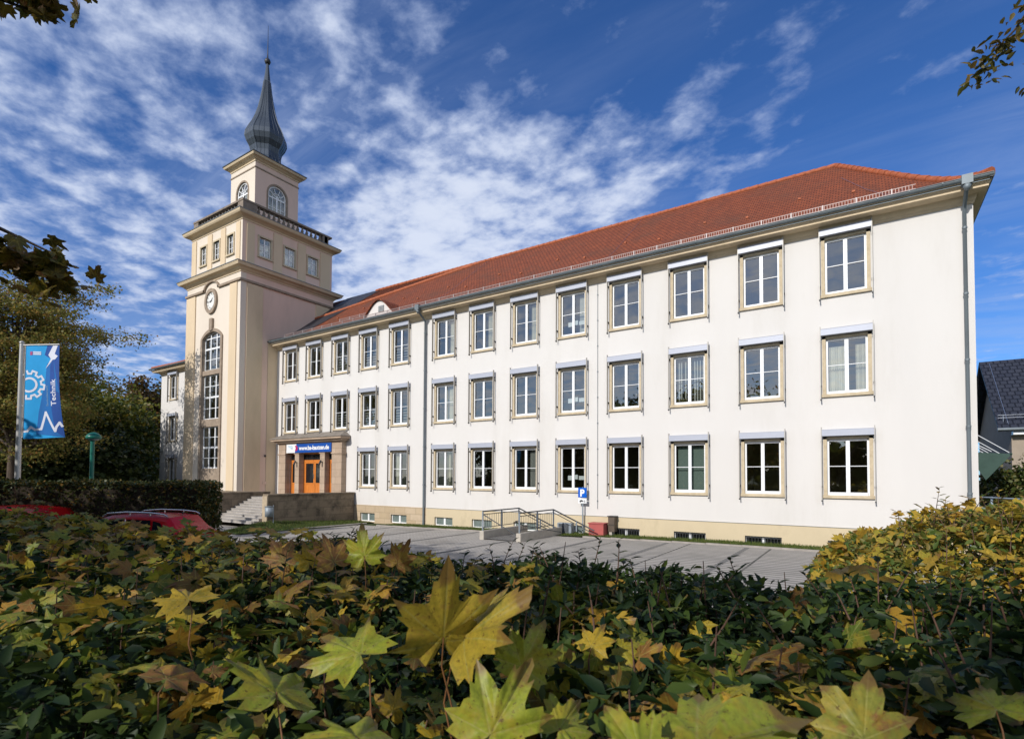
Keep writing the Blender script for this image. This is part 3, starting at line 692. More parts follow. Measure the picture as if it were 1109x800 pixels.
# right side return
for (d0, z0), (d1, z1) in zip(CP, CP[1:]): mb.face([(XR+d0*.58, D-d0, z0), (XR+d0*.58, YB+d0, z0), (XR+d1*.58, YB+d1, z1), (XR+d1*.58, D-d1, z1)])
mb.build('cornice', CORN, B)
mb = MB(); extr(mb, CP, -49.1, -39.43, True, False); 
for (d0, z0), (d1, z1) in zip(CP, CP[1:]): mb.face([(-49.1-d0, YB+d0, z0), (-49.1-d0, D-d0, z0), (-49.1-d1, D-d1, z1), (-49.1-d1, YB+d1, z1)])
mb.build('cornice', CORN, B)
def gutter(xa, xb, name='gutter', yy=D-.665, z=8.84, r=.085):
    mb = MB(); n = 10; g = []
    for k in range(n+1):
        a = math.pi+math.pi*k/n; g.append((yy+r*math.cos(a), z+r*math.sin(a)))
    rim = [(g[0][0]-.012, g[0][1]+.012)]+g
    for (ya, za), (yb, zb) in zip(rim, rim[1:]): mb.face([(xa, ya, za), (xb, ya, za), (xb, yb, zb), (xa, yb, zb)], smooth=True)
    mb.tube([(xa, yy-r-.006, z+.006), (xb, yy-r-.006, z+.006)], .014, n=6)
    for i in range(int((xb-xa)/.8)):
        x = xa+.3+i*.8; mb.box(x-.012, x+.012, yy-r-.02, yy-r-.012, z-.03, z+.02)
    for x in (xa, xb):
        mb.face([(x, p[0], p[1]) for p in g])
    return mb.build(name, ZINC, B)
gutter(XL+.02, XR+.38)
gutter(-49.75, -39.45)
# gutter round the right side
mb = MB(); mb.tube([(XR+.34, D-.7, 8.80), (XR+.34, YB+.6, 8.80)], .07, n=8); mb.build('side_gutter', DKMET, B)
MB().box(XL, XR+.35, D-.62, D-.60, 8.70, 8.90).build('eaves_apron', ZINC, B)

# ---- roof
ZE, ZR = 8.90, 13.50
YE, YR = D-.66, 26.5
prof = [(0, 0), (.08, .035), (.16, .085), (.26, .175), (.38, .30), (.5, .435), (1, 1)]
def roofz(t):
    for (a, za), (b, zb) in zip(prof, prof[1:]):
        if t <= b: return ZE+(ZR-ZE)*(za+(zb-za)*(t-a)/(b-a))
    return ZR
XHR, XHL = XR+.38, -49.1-.66
HR, HL = 4.10, 30.0           # plan run of the hips
def roofmesh(x0f, x1f, name, mat, dz=0.0):
    mb = MB(); ts = [p[0] for p in prof]
    for t0, t1 in zip(ts, ts[1:]):
        z0, z1 = roofz(t0)+dz, roofz(t1)+dz; y0, y1 = YE+(YR-YE)*t0, YE+(YR-YE)*t1
        s0 = math.hypot(y0-YE, z0-ZE); s1 = s0+math.hypot(y1-y0, z1-z0)
        mb.face([(x0f(t0), y0, z0), (x1f(t0), y0, z0), (x1f(t1), y1, z1), (x0f(t1), y1, z1)], uv=[(x0f(t0), s0), (x1f(t0), s0), (x1f(t1), s1), (x0f(t1), s1)])
    return mb
mb = roofmesh(lambda t: XL, lambda t: XHR-HR*t, 'roof', ROOF)
ts = [p[0] for p in prof]
for t0, t1 in zip(ts, ts[1:]):    # right hip and back slope
    z0, z1 = roofz(t0), roofz(t1); ya0, ya1 = YE+(YR-YE)*t0, YE+(YR-YE)*t1; yb0, yb1 = YB+.66-(YB+.66-YR)*t0, YB+.66-(YB+.66-YR)*t1
    a0, a1 = XHR-HR*t0, XHR-HR*t1
    mb.face([(a0, ya0, z0), (a0, yb0, z0), (a1, yb1, z1), (a1, ya1, z1)])
    l0, l1 = XHL+HL*t0, XHL+HL*t1
    mb.face([(l0, yb0, z0), (l0, ya0, z0), (l1, ya1, z1), (l1, yb1, z1)])
    mb.face([(a0, yb0, z0), (l0, yb0, z0), (l1, yb1, z1), (a1, yb1, z1)])
roof = mb.build('roof', ROOF, B)
mb = roofmesh(lambda t: XHL+HL*t, lambda t: -39.4, 'roof', ROOF); mb.build('roof', ROOF, B)
mb = roofmesh(lambda t: -39.4, lambda t: XL, 'roof', ROOF)
mb.build('roof', ROOF, B)
# eave underside boards
MB().box(XL, XHR, YE, D-.5, 8.745, 8.80).build('eaves_board', CORN, B)
# dark slates beside the tower (widening towards the ridge)
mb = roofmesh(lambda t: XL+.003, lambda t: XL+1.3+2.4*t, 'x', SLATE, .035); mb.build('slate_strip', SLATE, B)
# ridge and hip tiles
def ridge_tiles(pts, name='ridge_tiles', r=.13):
    mb = MB()
    for a, b in zip(pts, pts[1:]):
        a, b = Vector(a), Vector(b); L = (b-a).length; n = max(1, int(L/.38)); 
        for i in range(n):
            p, q = a.lerp(b, i/n), a.lerp(b, (i+1.12)/n)
            mb.tube([p, q], [r, r*.82], n=8)
    return mb.build(name, RIDGE, roof)
hp = [(XHR-HR*t, YE+(YR-YE)*t, roofz(t)+.01) for t in (0.012, .08, .16, .26, .38, .5, 1)]
ridge_tiles(hp, 'hip_tiles')
ridge_tiles([(XHR-HR, YR, ZR+.01), (-29.4, YR, ZR+.01)], 'ridge_tiles', .12)
ridge_tiles([(XHL+HL*t, YE+(YR-YE)*t, roofz(t)+.01) for t in (0.012, .10, .20, .32, .5, 1)], 'hip_tiles')
# snow guard: a low lattice above the gutter
t_s = .062; ys = YE+(YR-YE)*t_s; zs_ = roofz(t_s)
def snowguard(xa, xb, y=ys, z=zs_, h=.20):
    mb = MB(); mb.box(xa, xb, y-.008, y+.008, z+h-.012, z+h+.008); mb.box(xa, xb, y-.008, y+.008, z+.05, z+.066)
    n = int((xb-xa)/.085)
    for i in range(n): x = xa+(xb-xa)*i/n; mb.box(x-.007, x+.007, y-.007, y+.007, z+.05, z+h)
    o = mb.build('snow_guard', SNOWM, roof)
    for i in range(int((xb-xa)/.95)+1):
        if i == 0:
            mb = MB(); x = xa; mb.box(x-.014, x+.014, y-.014, y+.008, z-.01, z+h+.02); mb.face([(x-.012, y+.012, z+h), (x+.012, y+.012, z+h), (x+.012, y+.25, z+.12), (x-.012, y+.25, z+.12)])
            g0 = mb.build('guard_bracket', SNOWB, o)
        else: copy_part(g0, o, (.95*i, 0, 0))
SNOWB = pm('snow_guard_bracket_metal', (0.45, 0.42, 0.42), var=.1, rough=.5, metallic=.2)
SNOWM = pm('snow_guard_metal', (0.36, 0.27, 0.25), var=.1, rough=.5, metallic=.2)
snowguard(XL+1.2, 1.45)
snowguard(-27.9, -25.3, YE+1.9, roofz(1.9/(YR-YE)), .16)
# small vent tiles and lightning conductor on the slope
mb = MB()
for i in range(17):
    t = .42+.10*(i % 2); x = -29+i*1.8; y = YE+(YR-YE)*t; mb.box(x-.05, x+.05, y-.07, y+.03, roofz(t)-.02, roofz(t)+.05)
mb.build('roof_vents', RIDGE, roof)
mb = MB(); 
for xc, dx in ((-9.4, .0), (1.2, -2.6), (-19.2, 0)):
    pts = [(xc+dx*t, YE+(YR-YE)*t, roofz(t)+.06) for t in (0.02, .2, .4, .7, .98)]
    if dx: pts = pts[:4]
    mb.tube(pts, .006, n=5)
mb.build('lightning_wire', CHROME, roof)
# eyebrow dormer
XD, HW, ZD = -23.35, 1.35, 0.95
yd = YE+1.05; zb = roofz((yd-YE)/(YR-YE))-.03
mb = MB(); arc = []
n = 20
for i in range(n+1):
    u = -1+2*i/n; arc.append((XD+HW*u, zb+ZD*(0.5+0.5*math.cos(math.pi*u))**0.72))
mb.face([(x, yd, z) for x, z in ([(XD-HW, zb-.1)]+[(XD+HW, zb-.1)]+list(reversed(arc)))])
dorm = mb.build('dormer', WHITE, B)
mb = MB()
for (xa, za), (xb, zb2) in zip(arc, arc[1:]):
    def back(z): 
        for k in range(200):
            y = yd+k*.05
            if roofz((y-YE)/(YR-YE)) >= z+.05: return y
        return yd+3
    mb.face([(xa, yd-.12, za+.05), (xb, yd-.12, zb2+.05), (xb, back(zb2)+.15, zb2+.07), (xa, back(za)+.15, za+.07)], smooth=True, uv=[(xa, 0), (xb, 0), (xb, 1), (xa, 1)])
    mb.face([(xa, yd-.12, za-.02), (xb, yd-.12, zb2-.02), (xb, yd-.12, zb2+.05), (xa, yd-.12, za+.05)])
mb.build('dormer_roof', ROOF, dorm)
lv = MB(); lv.box(XD-.02, XD+.42, yd-.03, yd-.01, zb+.22, zb+.60)
for i in range(5): lv.box(XD-.02, XD+.42, yd-.05, yd-.03, zb+.25+i*.07, zb+.275+i*.07)
lv.build('louvre', pm('louvre_grey', (.30, .32, .33), rough=.6), dorm)

# ---- downpipes
def downpipe(x, zbot, hopper=True):
    mb = MB(); y = D-.12
    mb.tube([(x, D-.665, 8.72), (x, D-.62, 8.60), (x+.0, D-.30, 8.36), (x, y, 8.2), (x, y, zbot)], .052, n=10)
    if hopper:
        mb.box(x-.13, x+.13, D-.80, D-.55, 8.66, 8.93); mb.lathe((x, D-.675, 8.5), [(.055, 0), (.13, .16)], n=10)
    for z in (7.6, 5.6, 3.6, 1.6, -.4): mb.tube([(x, y, z-.03), (x, y, z+.03)], .066, n=10); mb.box(x-.01, x+.01, y, D-.002, z-.012, z+.012)
    return mb.build('downpipe', ZINC, B)
downpipe(-19.25, -2.55); downpipe(2.62, -2.4)
mb = MB(); mb.tube([(-9.42, D-.03, 8.3), (-9.42, D-.03, -1.3)], .008, n=5)
for i in range(9): mb.box(-9.44, -9.40, D-.04, D-.002, 7.8-i*1.1, 7.86-i*1.1)
mb.build('lightning_cable', ZINC, B)

# ---- portal
mb = MB()
def pier(mb, x0, x1, y0, y1, z0, z1): mb.box(x0, x1, y0, y1, z0, z1)
pier(mb, -31.78, -31.05, 20.50, D+.16, -1.15, 2.05); pier(mb, -26.44, -25.55, 20.50, D+.16, -1.15, 2.05)
mb.box(-31.84, -31.02, 20.45, D+.10, 1.36, 1.44); mb.box(-26.47, -25.49, 20.45, D+.10, 1.36, 1.44)
for x0, x1 in ((-30.13, -29.70), (-27.62, -27.17)):
    mb.box(x0, x1, 20.56, 20.92, -1.15, 1.40); mb.box(x0-.05, x1+.05, 20.52, 20.92, 1.40, 1.46)
mb.box(-31.05, -26.44, 20.56, 21.02, 1.46, 2.05)
portal = mb.build('portal', PORTAL, B, bevel=.01)
mb = MB(); mb.box(-31.85, -25.48, 20.44, D, 2.05, 2.13); mb.box(-31.98, -25.35, 20.30, D, 2.13, 2.24); mb.box(-32.15, -25.2, 20.14, D, 2.24, 2.38)
mb.build('portal_cornice', PORTAL, portal, bevel=.012)
mb = MB(); a = [(-32.2, 20.09, 2.40), (-25.15, 20.09, 2.40), (-25.15, D-.002, 2.40), (-32.2, D-.002, 2.40)]; b = [(-31.7, D-.01, 2.73), (-25.65, D-.01, 2.73)]
mb.face([a[0], a[1], b[1], b[0]]); mb.face([a[1], a[2], b[1]]); mb.face([a[3], a[0], b[0]]); mb.box(-32.2, -25.15, 20.09, D-.002, 2.36, 2.40)
mb.build('canopy_roof', pm('canopy_lead', (.23, .20, .17), var=.2, dirt=(.12, .10, .09), dirt_amt=.5, rough=.8), portal)
mb = MB()
for x in (-29.92, -27.40):
    mb.box(x-.02, x+.02, 20.44, 20.56, .86, .90); mb.tube([(x, 20.46, .98), (x, 20.34, .72)], [.05, .06], n=8)
mb.build('portal_lamp', DKMET, portal)
# doors
def leafdoor(x0, x1, z0, z1, glass_from, name, y=20.95, parent=B, bars=False, fan=None):
    mb = MB(); w = .10
    mb.box(x0, x0+w, y, y+.06, z0, z1); mb.box(x1-w, x1, y, y+.06, z0, z1)
    mb.box(x0+w, x1-w, y, y+.06, z1-w, z1); mb.box(x0+w, x1-w, y+.01, y+.05, z0, glass_from-.06); mb.box(x0+w, x1-w, y-.01, y+.06, glass_from-.06, glass_from+.02)
    o = mb.build(name, WOOD, parent)
    MB().box(x0+w, x1-w, y+.025, y+.032, glass_from+.02, z1-w).build('pane', DOORGL, o)
    MB().tube([((x0 if False else x1-.04), y-.03, z0+.95), (x1-.04, y-.03, z0+1.25)], .012).build('handle', CHROME, o)
    return o
DOORGL = pm('door_glass', (.014, .014, .016), var=.05, rough=.05, bump=0, spec=.8)
cxp = -28.65
leafdoor(cxp-.97, cxp-.01, -1.10, .92, -.42, 'door'); leafdoor(cxp+.01, cxp+.97, -1.10, .92, -.42, 'door')
leafdoor(-31.03, -30.15, -1.10, .92, -.42, 'side_door'); leafdoor(-27.15, -26.46, -1.10, .92, -.42, 'side_door')
mb = MB(); mb.box(-31.03, -26.46, 20.94, 21.03, .92, 1.04); mb.box(-31.03, -26.46, 20.94, 21.03, 1.40, 1.455)
for x in (-29.68, -30.12, -27.66, -27.18): mb.box(x-.05, x+.05, 20.935, 21.03, -1.10, .92)
mb.build('door_frame', WOOD, portal)
mb = MB(); mb.box(-31.0, -26.5, 20.98, 20.99, 1.04, 1.40); mb.build('transom_pane', DOORGL, portal)
mb = MB()
for x in [-30.95+i*.16 for i in range(28)]: mb.box(x-.012, x+.012, 20.935, 20.945, 1.04, 1.40)
mb.build('transom_bars', DKMET, portal)
MB().box(-28.02, -27.84, 20.955, 20.962, .05, .32).build('door_notice', PAPER, portal)
MB().box(-26.78, -26.60, 20.955, 20.962, -.25, .35).build('door_notice', PAPER, portal)
# dark recess behind portal (room wall)
MB().box(-31.03, -26.45, 21.4, 21.42, -1.15, 1.5).build('hall_wall', INT, portal)

# ================================================================== TOWER
TX0, TX1, TY0, TY1 = -39.43, -32.66, 18.25, 25.24
T = TX0, TX1, TY0, TY1
AX0, AX1 = -37.12, -34.80     # tall arched window
mb = MB()
mb.panel((0, TY0, 0), (1, 0, 0), (0, 0, 1), rect(TX0, TX1, -2.6, 13.0), [arch(AX0, AX1, -1.3, 9.15, .42)], .5)
mb.face([(TX0, TY1, -2.6), (TX0, TY0, -2.6), (TX0, TY0, 13.0), (TX0, TY1, 13.0)])
mb.face([(TX1, TY1, 6), (TX0, TY1, 6), (TX0, TY1, 13), (TX1, TY1, 13)])
tw = mb.build('tower_wall', CREAM, B)
mb = MB(); mb.face([(TX1, TY0, -2.6), (TX1, TY1, -2.6), (TX1, TY1, 13.0), (TX1, TY0, 13.0)]); mb.build('tower_side_wall', SIDEC, B)
# pilasters
for bb in ((-39.40, -38.19, TY0-.07, TY0, -2.5, 12.3), (-33.82, -33.0, TY0-.07, TY0, -2.5, 12.3), (TX1, TX1+.07, TY0+.40, TY0+1.47, -2.5, 12.3), (TX1, TX1+.07, 23.75, 24.85, 9, 12.3), (TX1, TX1+.03, TY0+1.9, D, -2.5, 9.0)):
    MB().box(*bb).build('pilaster', OCHRE, tw)
mb = MB(); mb.box(TX1-.42, TX1+.012, TY0-.012, TY0+.35, -2.5, 12.9); mb.build('corner_strip', CREAM, tw)
# window surround with keystone
def archband(mb, x0, x1, z0, zs, rise, w, y0, y1, n=16, bottom=False):
    inn = arch(x0, x1, z0, zs, rise, n)[1:]+[(x0, z0)]
    out = arch(x0-w, x1+w, z0, zs, rise+w if rise < (x1-x0)/2-1e-6 else rise+w, n)[1:]+[(x0-w, z0)]
    for i in range(len(inn)-1):
        a, b, c, d = inn[i], inn[i+1], out[i+1], out[i]
        mb.face([(d[0], y0, d[1]), (c[0], y0, c[1]), (b[0], y0, b[1]), (a[0], y0, a[1])])
        mb.face([(d[0], y1, d[1]), (c[0], y1, c[1]), (c[0], y0, c[1]), (d[0], y0, d[1])])
        mb.face([(a[0], y0, a[1]), (b[0], y0, b[1]), (b[0], y1, b[1]), (a[0], y1, a[1])])
mb = MB(); archband(mb, AX0+.02, AX1-.02, -1.3, 9.15, .40, .22, TY0-.09, TY0+.3)
mb.box(-36.14, -35.78, TY0-.16, TY0+.1, 9.62, 10.42)
mb.box(AX0, AX1, TY0-.02, TY0+.3, 6.70, 7.02); mb.box(AX0, AX1, TY0-.02, TY0+.3, 3.25, 3.75); mb.box(AX0, AX1, TY0-.02, TY0+.3, -.30, .50)
tws = mb.build('tower_window', STONE, B)
mb = MB(); gl = MB()
def lattice(x0, x1, z0, z1, y, nx, nz, fr=.07, bar=.035, thick=None):
    mb.box(x0, x0+fr, y, y+.07, z0, z1); mb.box(x1-fr, x1, y, y+.07, z0, z1); mb.box(x0+fr, x1-fr, y, y+.07, z0, z0+fr); mb.box(x0+fr, x1-fr, y, y+.07, z1-fr, z1)
    for i in range(1, nx): x = x0+(x1-x0)*i/nx; w = .055 if True else bar; mb.box(x-w, x+w, y-.004, y+.06, z0+fr, z1-fr)
    for j in range(1, nz):
        z = z0+(z1-z0)*j/nz; h = .06 if (thick and j == thick) else bar*.6
        for i in range(nx):
            a = x0+(x1-x0)*i/nx+(.055 if i else fr); b = x0+(x1-x0)*(i+1)/nx-(.055 if i < nx-1 else fr)
            mb.box(a, b, y+.004, y+.05, z-h, z+h)
Yg = TY0+.12
lattice(AX0+.03, AX1-.03, 7.02, 9.2, Yg, 3, 3, thick=2); lattice(AX0+.03, AX1-.03, 3.75, 6.70, Yg, 3, 4, thick=2)
lattice(AX0+.03, AX1-.03, .50, 3.25, Yg, 3, 4, thick=2); lattice(AX0+.03, AX1-.03, -1.3, -.30, Yg, 3, 1)
for x in (AX0+.79, AX1-.79): mb.box(x-.05, x+.05, Yg, Yg+.05, 9.2, 9.48)
archband(mb, AX0+.09, AX1-.09, 9.1, 9.16, .33, .07, Yg, Yg+.05)
mb.build('window_frame', PVC, tws)
gl.panel((0, Yg+.035, 0), (1, 0, 0), (0, 0, 1), arch(AX0, AX1, -1.3, 9.15, .42)); gl.build('pane', GLASS, tws)
MB().box(TX0+.2, TX1-.2, TY0+2.5, TY0+2.6, -2.6, 12.9).build('inner_wall', INT, tws)
# string course under the cornice, arched over the clock
mb = MB()
for (x0, x1) in ((TX0-.06, -36.95), (-35.25, TX1+.06)): mb.box(x0, x1, TY0-.13, TY0, 12.36, 12.50)
mb.box(TX1, TX1+.12, TY0-.12, TY1, 12.36, 12.50)
n = 14
for i in range(n):
    a0, a1 = math.pi*(1-i/n), math.pi*(1-(i+1)/n); r0, r1 = .85, 1.0
    f = lambda a, r: (-36.1+r*math.cos(a), 12.02+r*.62*math.sin(a)+.36*1.0)
    p = [f(a0, r0), f(a0, r1), f(a1, r1), f(a1, r0)]
    mb.face([(q[0], TY0-.13, q[1]-.02) for q in p]); mb.face([(p[1][0], TY0-.13, p[1][1]-.02), (p[1][0], TY0, p[1][1]-.02), (p[2][0], TY0, p[2][1]-.02), (p[2][0], TY0-.13, p[2][1]-.02)])
    mb.face([(p[0][0], TY0, p[0][1]-.02), (p[0][0], TY0-.13, p[0][1]-.02), (p[3][0], TY0-.13, p[3][1]-.02), (p[3][0], TY0, p[3][1]-.02)])
mb.build('string_course', STONE, tw)
# clock
ck = MB(); n = 32; cz = 11.62; cx_ = -36.1
mb = MB(); mb.tube([(cx_, TY0+.02, cz), (cx_, TY0-.10, cz)], .54, n=32)
for k in range(n):
    a0, a1 = 2*math.pi*k/n, 2*math.pi*(k+1)/n
    q = lambda a, r, y: (cx_+r*math.cos(a), y, cz+r*math.sin(a)*1.12)
    ck.face([q(a0, .54, TY0-.14), q(a1, .54, TY0-.14), q(a1,   .75, TY0-.14), q(a0,   .75, TY0-.14)][::-1])
    ck.face([q(a0,   .75, TY0-.14), q(a1,   .75, TY0-.14), q(a1,   .75, TY0), q(a0,   .75, TY0)][::-1])
    ck.face([q(a0, .54, TY0), q(a1, .54, TY0), q(a1, .54, TY0-.14), q(a0, .54, TY0-.14)][::-1])
ring_o = ck.build('clock', STONE, B)
mb = MB(); mb.lathe((0, 0, 0), [(.545, 0), (.545, .01)], n=32)
mb.v = [(cx_+x, TY0-.05-z, cz+y*1.1) for x, y, z in mb.v]; mb.build('clock_face', CLOCKW, ring_o)
mb = MB()
for k in range(12):
    a = math.pi*k/6; r0, r1, w = .39, .50, (.035 if k % 3 == 0 else .02)
    dx, dz = math.sin(a), math.cos(a)
    mb.face([(cx_+dx*r0-dz*w, TY0-.07, cz+dz*r0*1.1+dx*w), (cx_+dx*r0+dz*w, TY0-.07, cz+dz*r0*1.1-dx*w), (cx_+dx*r1+dz*w, TY0-.07, cz+dz*r1*1.1-dx*w), (cx_+dx*r1-dz*w, TY0-.07, cz+dz*r1*1.1+dx*w)])
mb.build('hour_marks', DKMET, ring_o)
def hand(ang, L, w, y):
    mb = MB(); dx, dz = math.sin(RAD(ang)), math.cos(RAD(ang)); b = -.12
    mb.face([(cx_+dx*b-dz*w, y, cz+dz*b+dx*w), (cx_+dx*b+dz*w, y, cz+dz*b-dx*w), (cx_+dx*L+dz*w*.5, y, cz+dz*L-dx*w*.5), (cx_+dx*L-dz*w*.5, y, cz+dz*L+dx*w*.5)])
    mb.build('clock_hand', DKMET, ring_o)
hand(50, .29, .035, TY0-.085); hand(262, .43, .025, TY0-.095)
# main cornice
P1 = [(.0, 12.95), (.05, 12.95), (.06, 13.02), (.18, 13.10), (.22, 13.16), (.42, 13.22), (.46, 13.30), (.50, 13.38), (.50, 13.43), (.0, 13.62), (-.3, 13.62)]
mb = MB(); ring(mb, P1[:9], *T); mb.build('tower_cornice', CORN, B)
mb = MB(); ring(mb, [(.53, 13.40), (.53, 13.44), (.0, 13.56), (-.35, 13.58)], *T); mb.build('cornice_flashing', ZINC, B)
# upper stage
U_ = (-39.08, -32.75, 18.34, 25.15)
WS = [(19.88, 'y'), (21.68, 'y'), (23.50, 'y')]; WF = [-37.50, -35.82, -34.10]
ZW0, ZW1 = 14.35, 15.62
mb = MB(); mb.panel((0, U_[2], 0), (1, 0, 0), (0, 0, 1), rect(U_[0], U_[1], 13.4, 16.6), [rect(x-.40, x+.40, ZW0, ZW1) for x in WF], .2)
mb.face([(U_[0], U_[3], 13.4), (U_[0], U_[2], 13.4), (U_[0], U_[2], 16.6), (U_[0], U_[3], 16.6)]); mb.face([(U_[1], U_[3], 13.4), (U_[0], U_[3], 13.4), (U_[0], U_[3], 16.6), (U_[1], U_[3], 16.6)])
up = mb.build('upper_stage_wall', CREAM, B)
mb = MB(); mb.panel((U_[1], 0, 0), (0, 1, 0), (0, 0, 1), rect(U_[2], U_[3], 13.4, 16.6), [rect(y-.43, y+.43, ZW0, ZW1) for y, _ in WS], .2); mb.build('upper_stage_wall', SIDEC, B)
for a, b in ((-39.06, -38.45), (-36.95, -36.37), (-35.27, -34.69), (-33.42, -32.95)): MB().box(a, b, U_[2]-.05, U_[2], 13.6, 16.25).build('pilaster', OCHRE, up)
for a, b in ((18.62, 19.14), (20.46, 21.10), (22.28, 22.92), (24.12, 24.95)): MB().box(U_[1], U_[1]+.05, a, b, 13.6, 16.25).build('pilaster', OCHRE, up)
def swin(cx0, side):
    s, f, g = MB(), MB(), MB(); w = .40 if side == 'f' else .43
    def bx(m, a, b, d0, d1, z0, z1):
        if side == 'f': m.box(cx0+a, cx0+b, U_[2]+d0, U_[2]+d1, z0, z1)
        else: m.box(U_[1]-d1, U_[1]-d0, cx0+a, cx0+b, z0, z1)
    for a, b in ((-w-.08, -w+.03), (w-.03, w+.08)): bx(s, a, b, -.05, .12, ZW0, ZW1)
    bx(s, -w-.08, w+.08, -.055, .12, ZW1, ZW1+.1); bx(s, -w-.1, w+.1, -.1, .12, ZW0-.1, ZW0)
    so = s.build('tower_window', SURR, B)
    for a, b in ((-w+.03, -w+.10), (w-.10, w-.03), (-.035, .035)): bx(f, a, b, .08, .13, ZW0, ZW1)
    for z in (ZW0, ZW0+.42, ZW0+.84, ZW1-.06): bx(f, -w+.1, w-.1, .085, .125, z, z+(.06 if z in (ZW0, ZW1-.06) else .028))
    f.build('window_frame', PVC, so)
    bx(g, -w+.03, w-.03, .10, .108, ZW0, ZW1); g.build('pane', GLASS, so)
for x in WF: swin(x, 'f')
for y, _ in WS: swin(y, 's')
MB().box(-38.7, -33.1, 18.9, 24.8, 13.5, 16.5).build('inner_wall', INT, B)
P2 = [(.0, 16.35), (.04, 16.35), (.05, 16.44), (.14, 16.50), (.20, 16.54), (.38, 16.60), (.44, 16.68), (.47, 16.78), (.47, 16.82)]
mb = MB(); ring(mb, P2, *U_); mb.build('tower_cornice', CORN, B)
mb = MB(); ring(mb, [(.50, 16.80), (.50, 16.84), (.05, 16.90), (-.5, 16.90)], *U_); mb.box(-38.9, -32.9, 18.5, 25.0, 16.85, 16.9); mb.build('cornice_flashing', ZINC, B)
# balustrade
bx0, bx1, by0, by1 = -39.0, -32.78, 18.36, 25.1
mb = MB(); z0, z1 = 16.92, 17.72
for (a, b, c, d) in ((bx0, bx1, by0, by0+.34), (bx0, bx1, by1-.34, by1)): mb.box(a, b, c, d, z0, z0+.10); mb.box(a-.03, b+.03, c-.03, d+.03, z1-.12, z1)
for (a, b, c, d) in ((bx0, bx0+.34, by0+.34, by1-.34), (bx1-.34, bx1, by0+.34, by1-.34)): mb.box(a, b, c, d, z0, z0+.10); mb.box(a-.03, b+.03, c+.03, d-.03, z1-.12, z1)
def ped(x0, x1, y0, y1): mb.box(x0, x1, y0, y1, z0+.1, z1-.12)
for x0 in (bx0, bx1-.60): 
    for y0 in (by0, by1-.60): ped(x0, x0+.6, y0, y0+.34)
for y0 in (by0+.34, by1-.75): ped(bx1-.34, bx1, y0, y0+.62 if y0 < 20 else by1-.34); ped(bx0, bx0+.34, y0, y0+.41)
bal = mb.build('balustrade', BALUS, B)
bp = [(.085, 0), (.085, .05), (.05, .09), (.10, .22), (.105, .28), (.06, .42), (.05, .47), (.085, .52), (.085, .58)]
mb = MB(); mb.lathe((bx0+.85, by0+.17, z0+.1), bp, n=8); b0 = mb.build('baluster', BALUS, bal)
nf = 13; xs = [bx0+.85+(bx1-bx0-1.7)*i/(nf-1) for i in range(nf)]
for i, x in enumerate(xs):
    if i: copy_part(b0, bal, (x-xs[0], 0, 0))
    copy_part(b0, bal, (x-xs[0], by1-by0-.34, 0))
ny = 14
for i in range(ny):
    y = by0+1.15+(by1-by0-2.05)*i/(ny-1)
    copy_part(b0, bal, (bx1-.17-xs[0], y-(by0+.17), 0)); copy_part(b0, bal, (bx0+.17-xs[0], y-(by0+.17), 0))
# belfry
Q = (-37.62, -34.56, 20.16, 23.48); ZB0, ZB1 = 16.9, 21.75
wfx, wsy = -36.10, 21.83
mb = MB(); mb.panel((0, Q[2], 0), (1, 0, 0), (0, 0, 1), rect(Q[0], Q[1], ZB0, ZB1), [arch(wfx-.72, wfx+.72, 18.3, 19.85, .72, 18)], .3)
mb.face([(Q[0], Q[3], ZB0), (Q[0], Q[2], ZB0), (Q[0], Q[2], ZB1), (Q[0], Q[3], ZB1)]); mb.face([(Q[1], Q[3], ZB0), (Q[0], Q[3], ZB0), (Q[0], Q[3], ZB1), (Q[1], Q[3], ZB1)])
bw = mb.build('belfry_wall', CREAM, B)
mb = MB(); mb.panel((Q[1], 0, 0), (0, 1, 0), (0, 0, 1), rect(Q[2], Q[3], ZB0, ZB1), [arch(wsy-.72, wsy+.72, 18.3, 19.85, .72, 18)], .3); mb.build('belfry_wall', SIDEC, B)
mb = MB(); ring(mb, [(0, 21.18), (.04, 21.18), (.04, 21.26), (0, 21.26)], *Q); mb.build('belfry_band', STONE, bw)
def belwin(side):
    s, f, g = MB(), MB(), MB(); c = wfx if side == 'f' else wsy
    archband(s, c-.70, c+.70, 18.3, 19.85, .70, .12, 0, .25, 18)
    archband(f, c-.60, c+.60, 18.3, 19.85, .60, .09, .10, .16, 18)
    f.box(c-.06, c+.06, .09, .16, 18.3, 19.85); f.box(c-.6, c+.6, .095, .16, 19.62, 19.72); f.box(c-.58, c+.58, .10, .15, 18.95, 18.99)
    for x in (-.32, .32): f.box(c+x-.02, c+x+.02, .105, .15, 18.3, 19.62)
    for a in (35, 70, 110, 145):
        dx, dz = math.cos(RAD(a)), math.sin(RAD(a)); w = .025
        f.face([(c+dx*.1-dz*w, .10, 19.72+dz*.1+dx*w), (c+dx*.1+dz*w, .10, 19.72+dz*.1-dx*w), (c+dx*.66+dz*w, .10, 19.72+dz*.66-dx*w), (c+dx*.66-dz*w, .10, 19.72+dz*.66+dx*w)])
    for k in range(10):
        a0, a1 = math.pi*k/10, math.pi*(k+1)/10
        q = lambda a, r: (c+r*math.cos(a), .10, 19.72+r*math.sin(a))
        f.face([q(a0, .30), q(a0, .35), q(a1, .35), q(a1, .30)])
    g.panel((0, .14, 0), (1, 0, 0), (0, 0, 1), arch(c-.7, c+.7, 18.3, 19.85, .70, 18))
    for m in (s, f, g):
        if side == 'f': m.v = [(x, Q[2]-.03+y, z) for x, y, z in m.v]
        else: m.v = [(Q[1]+.03-y, x, z) for x, y, z in m.v]
    so = s.build('belfry_window', STONE, B); f.build('window_frame', PVC, so); g.build('pane', GLASS, so)
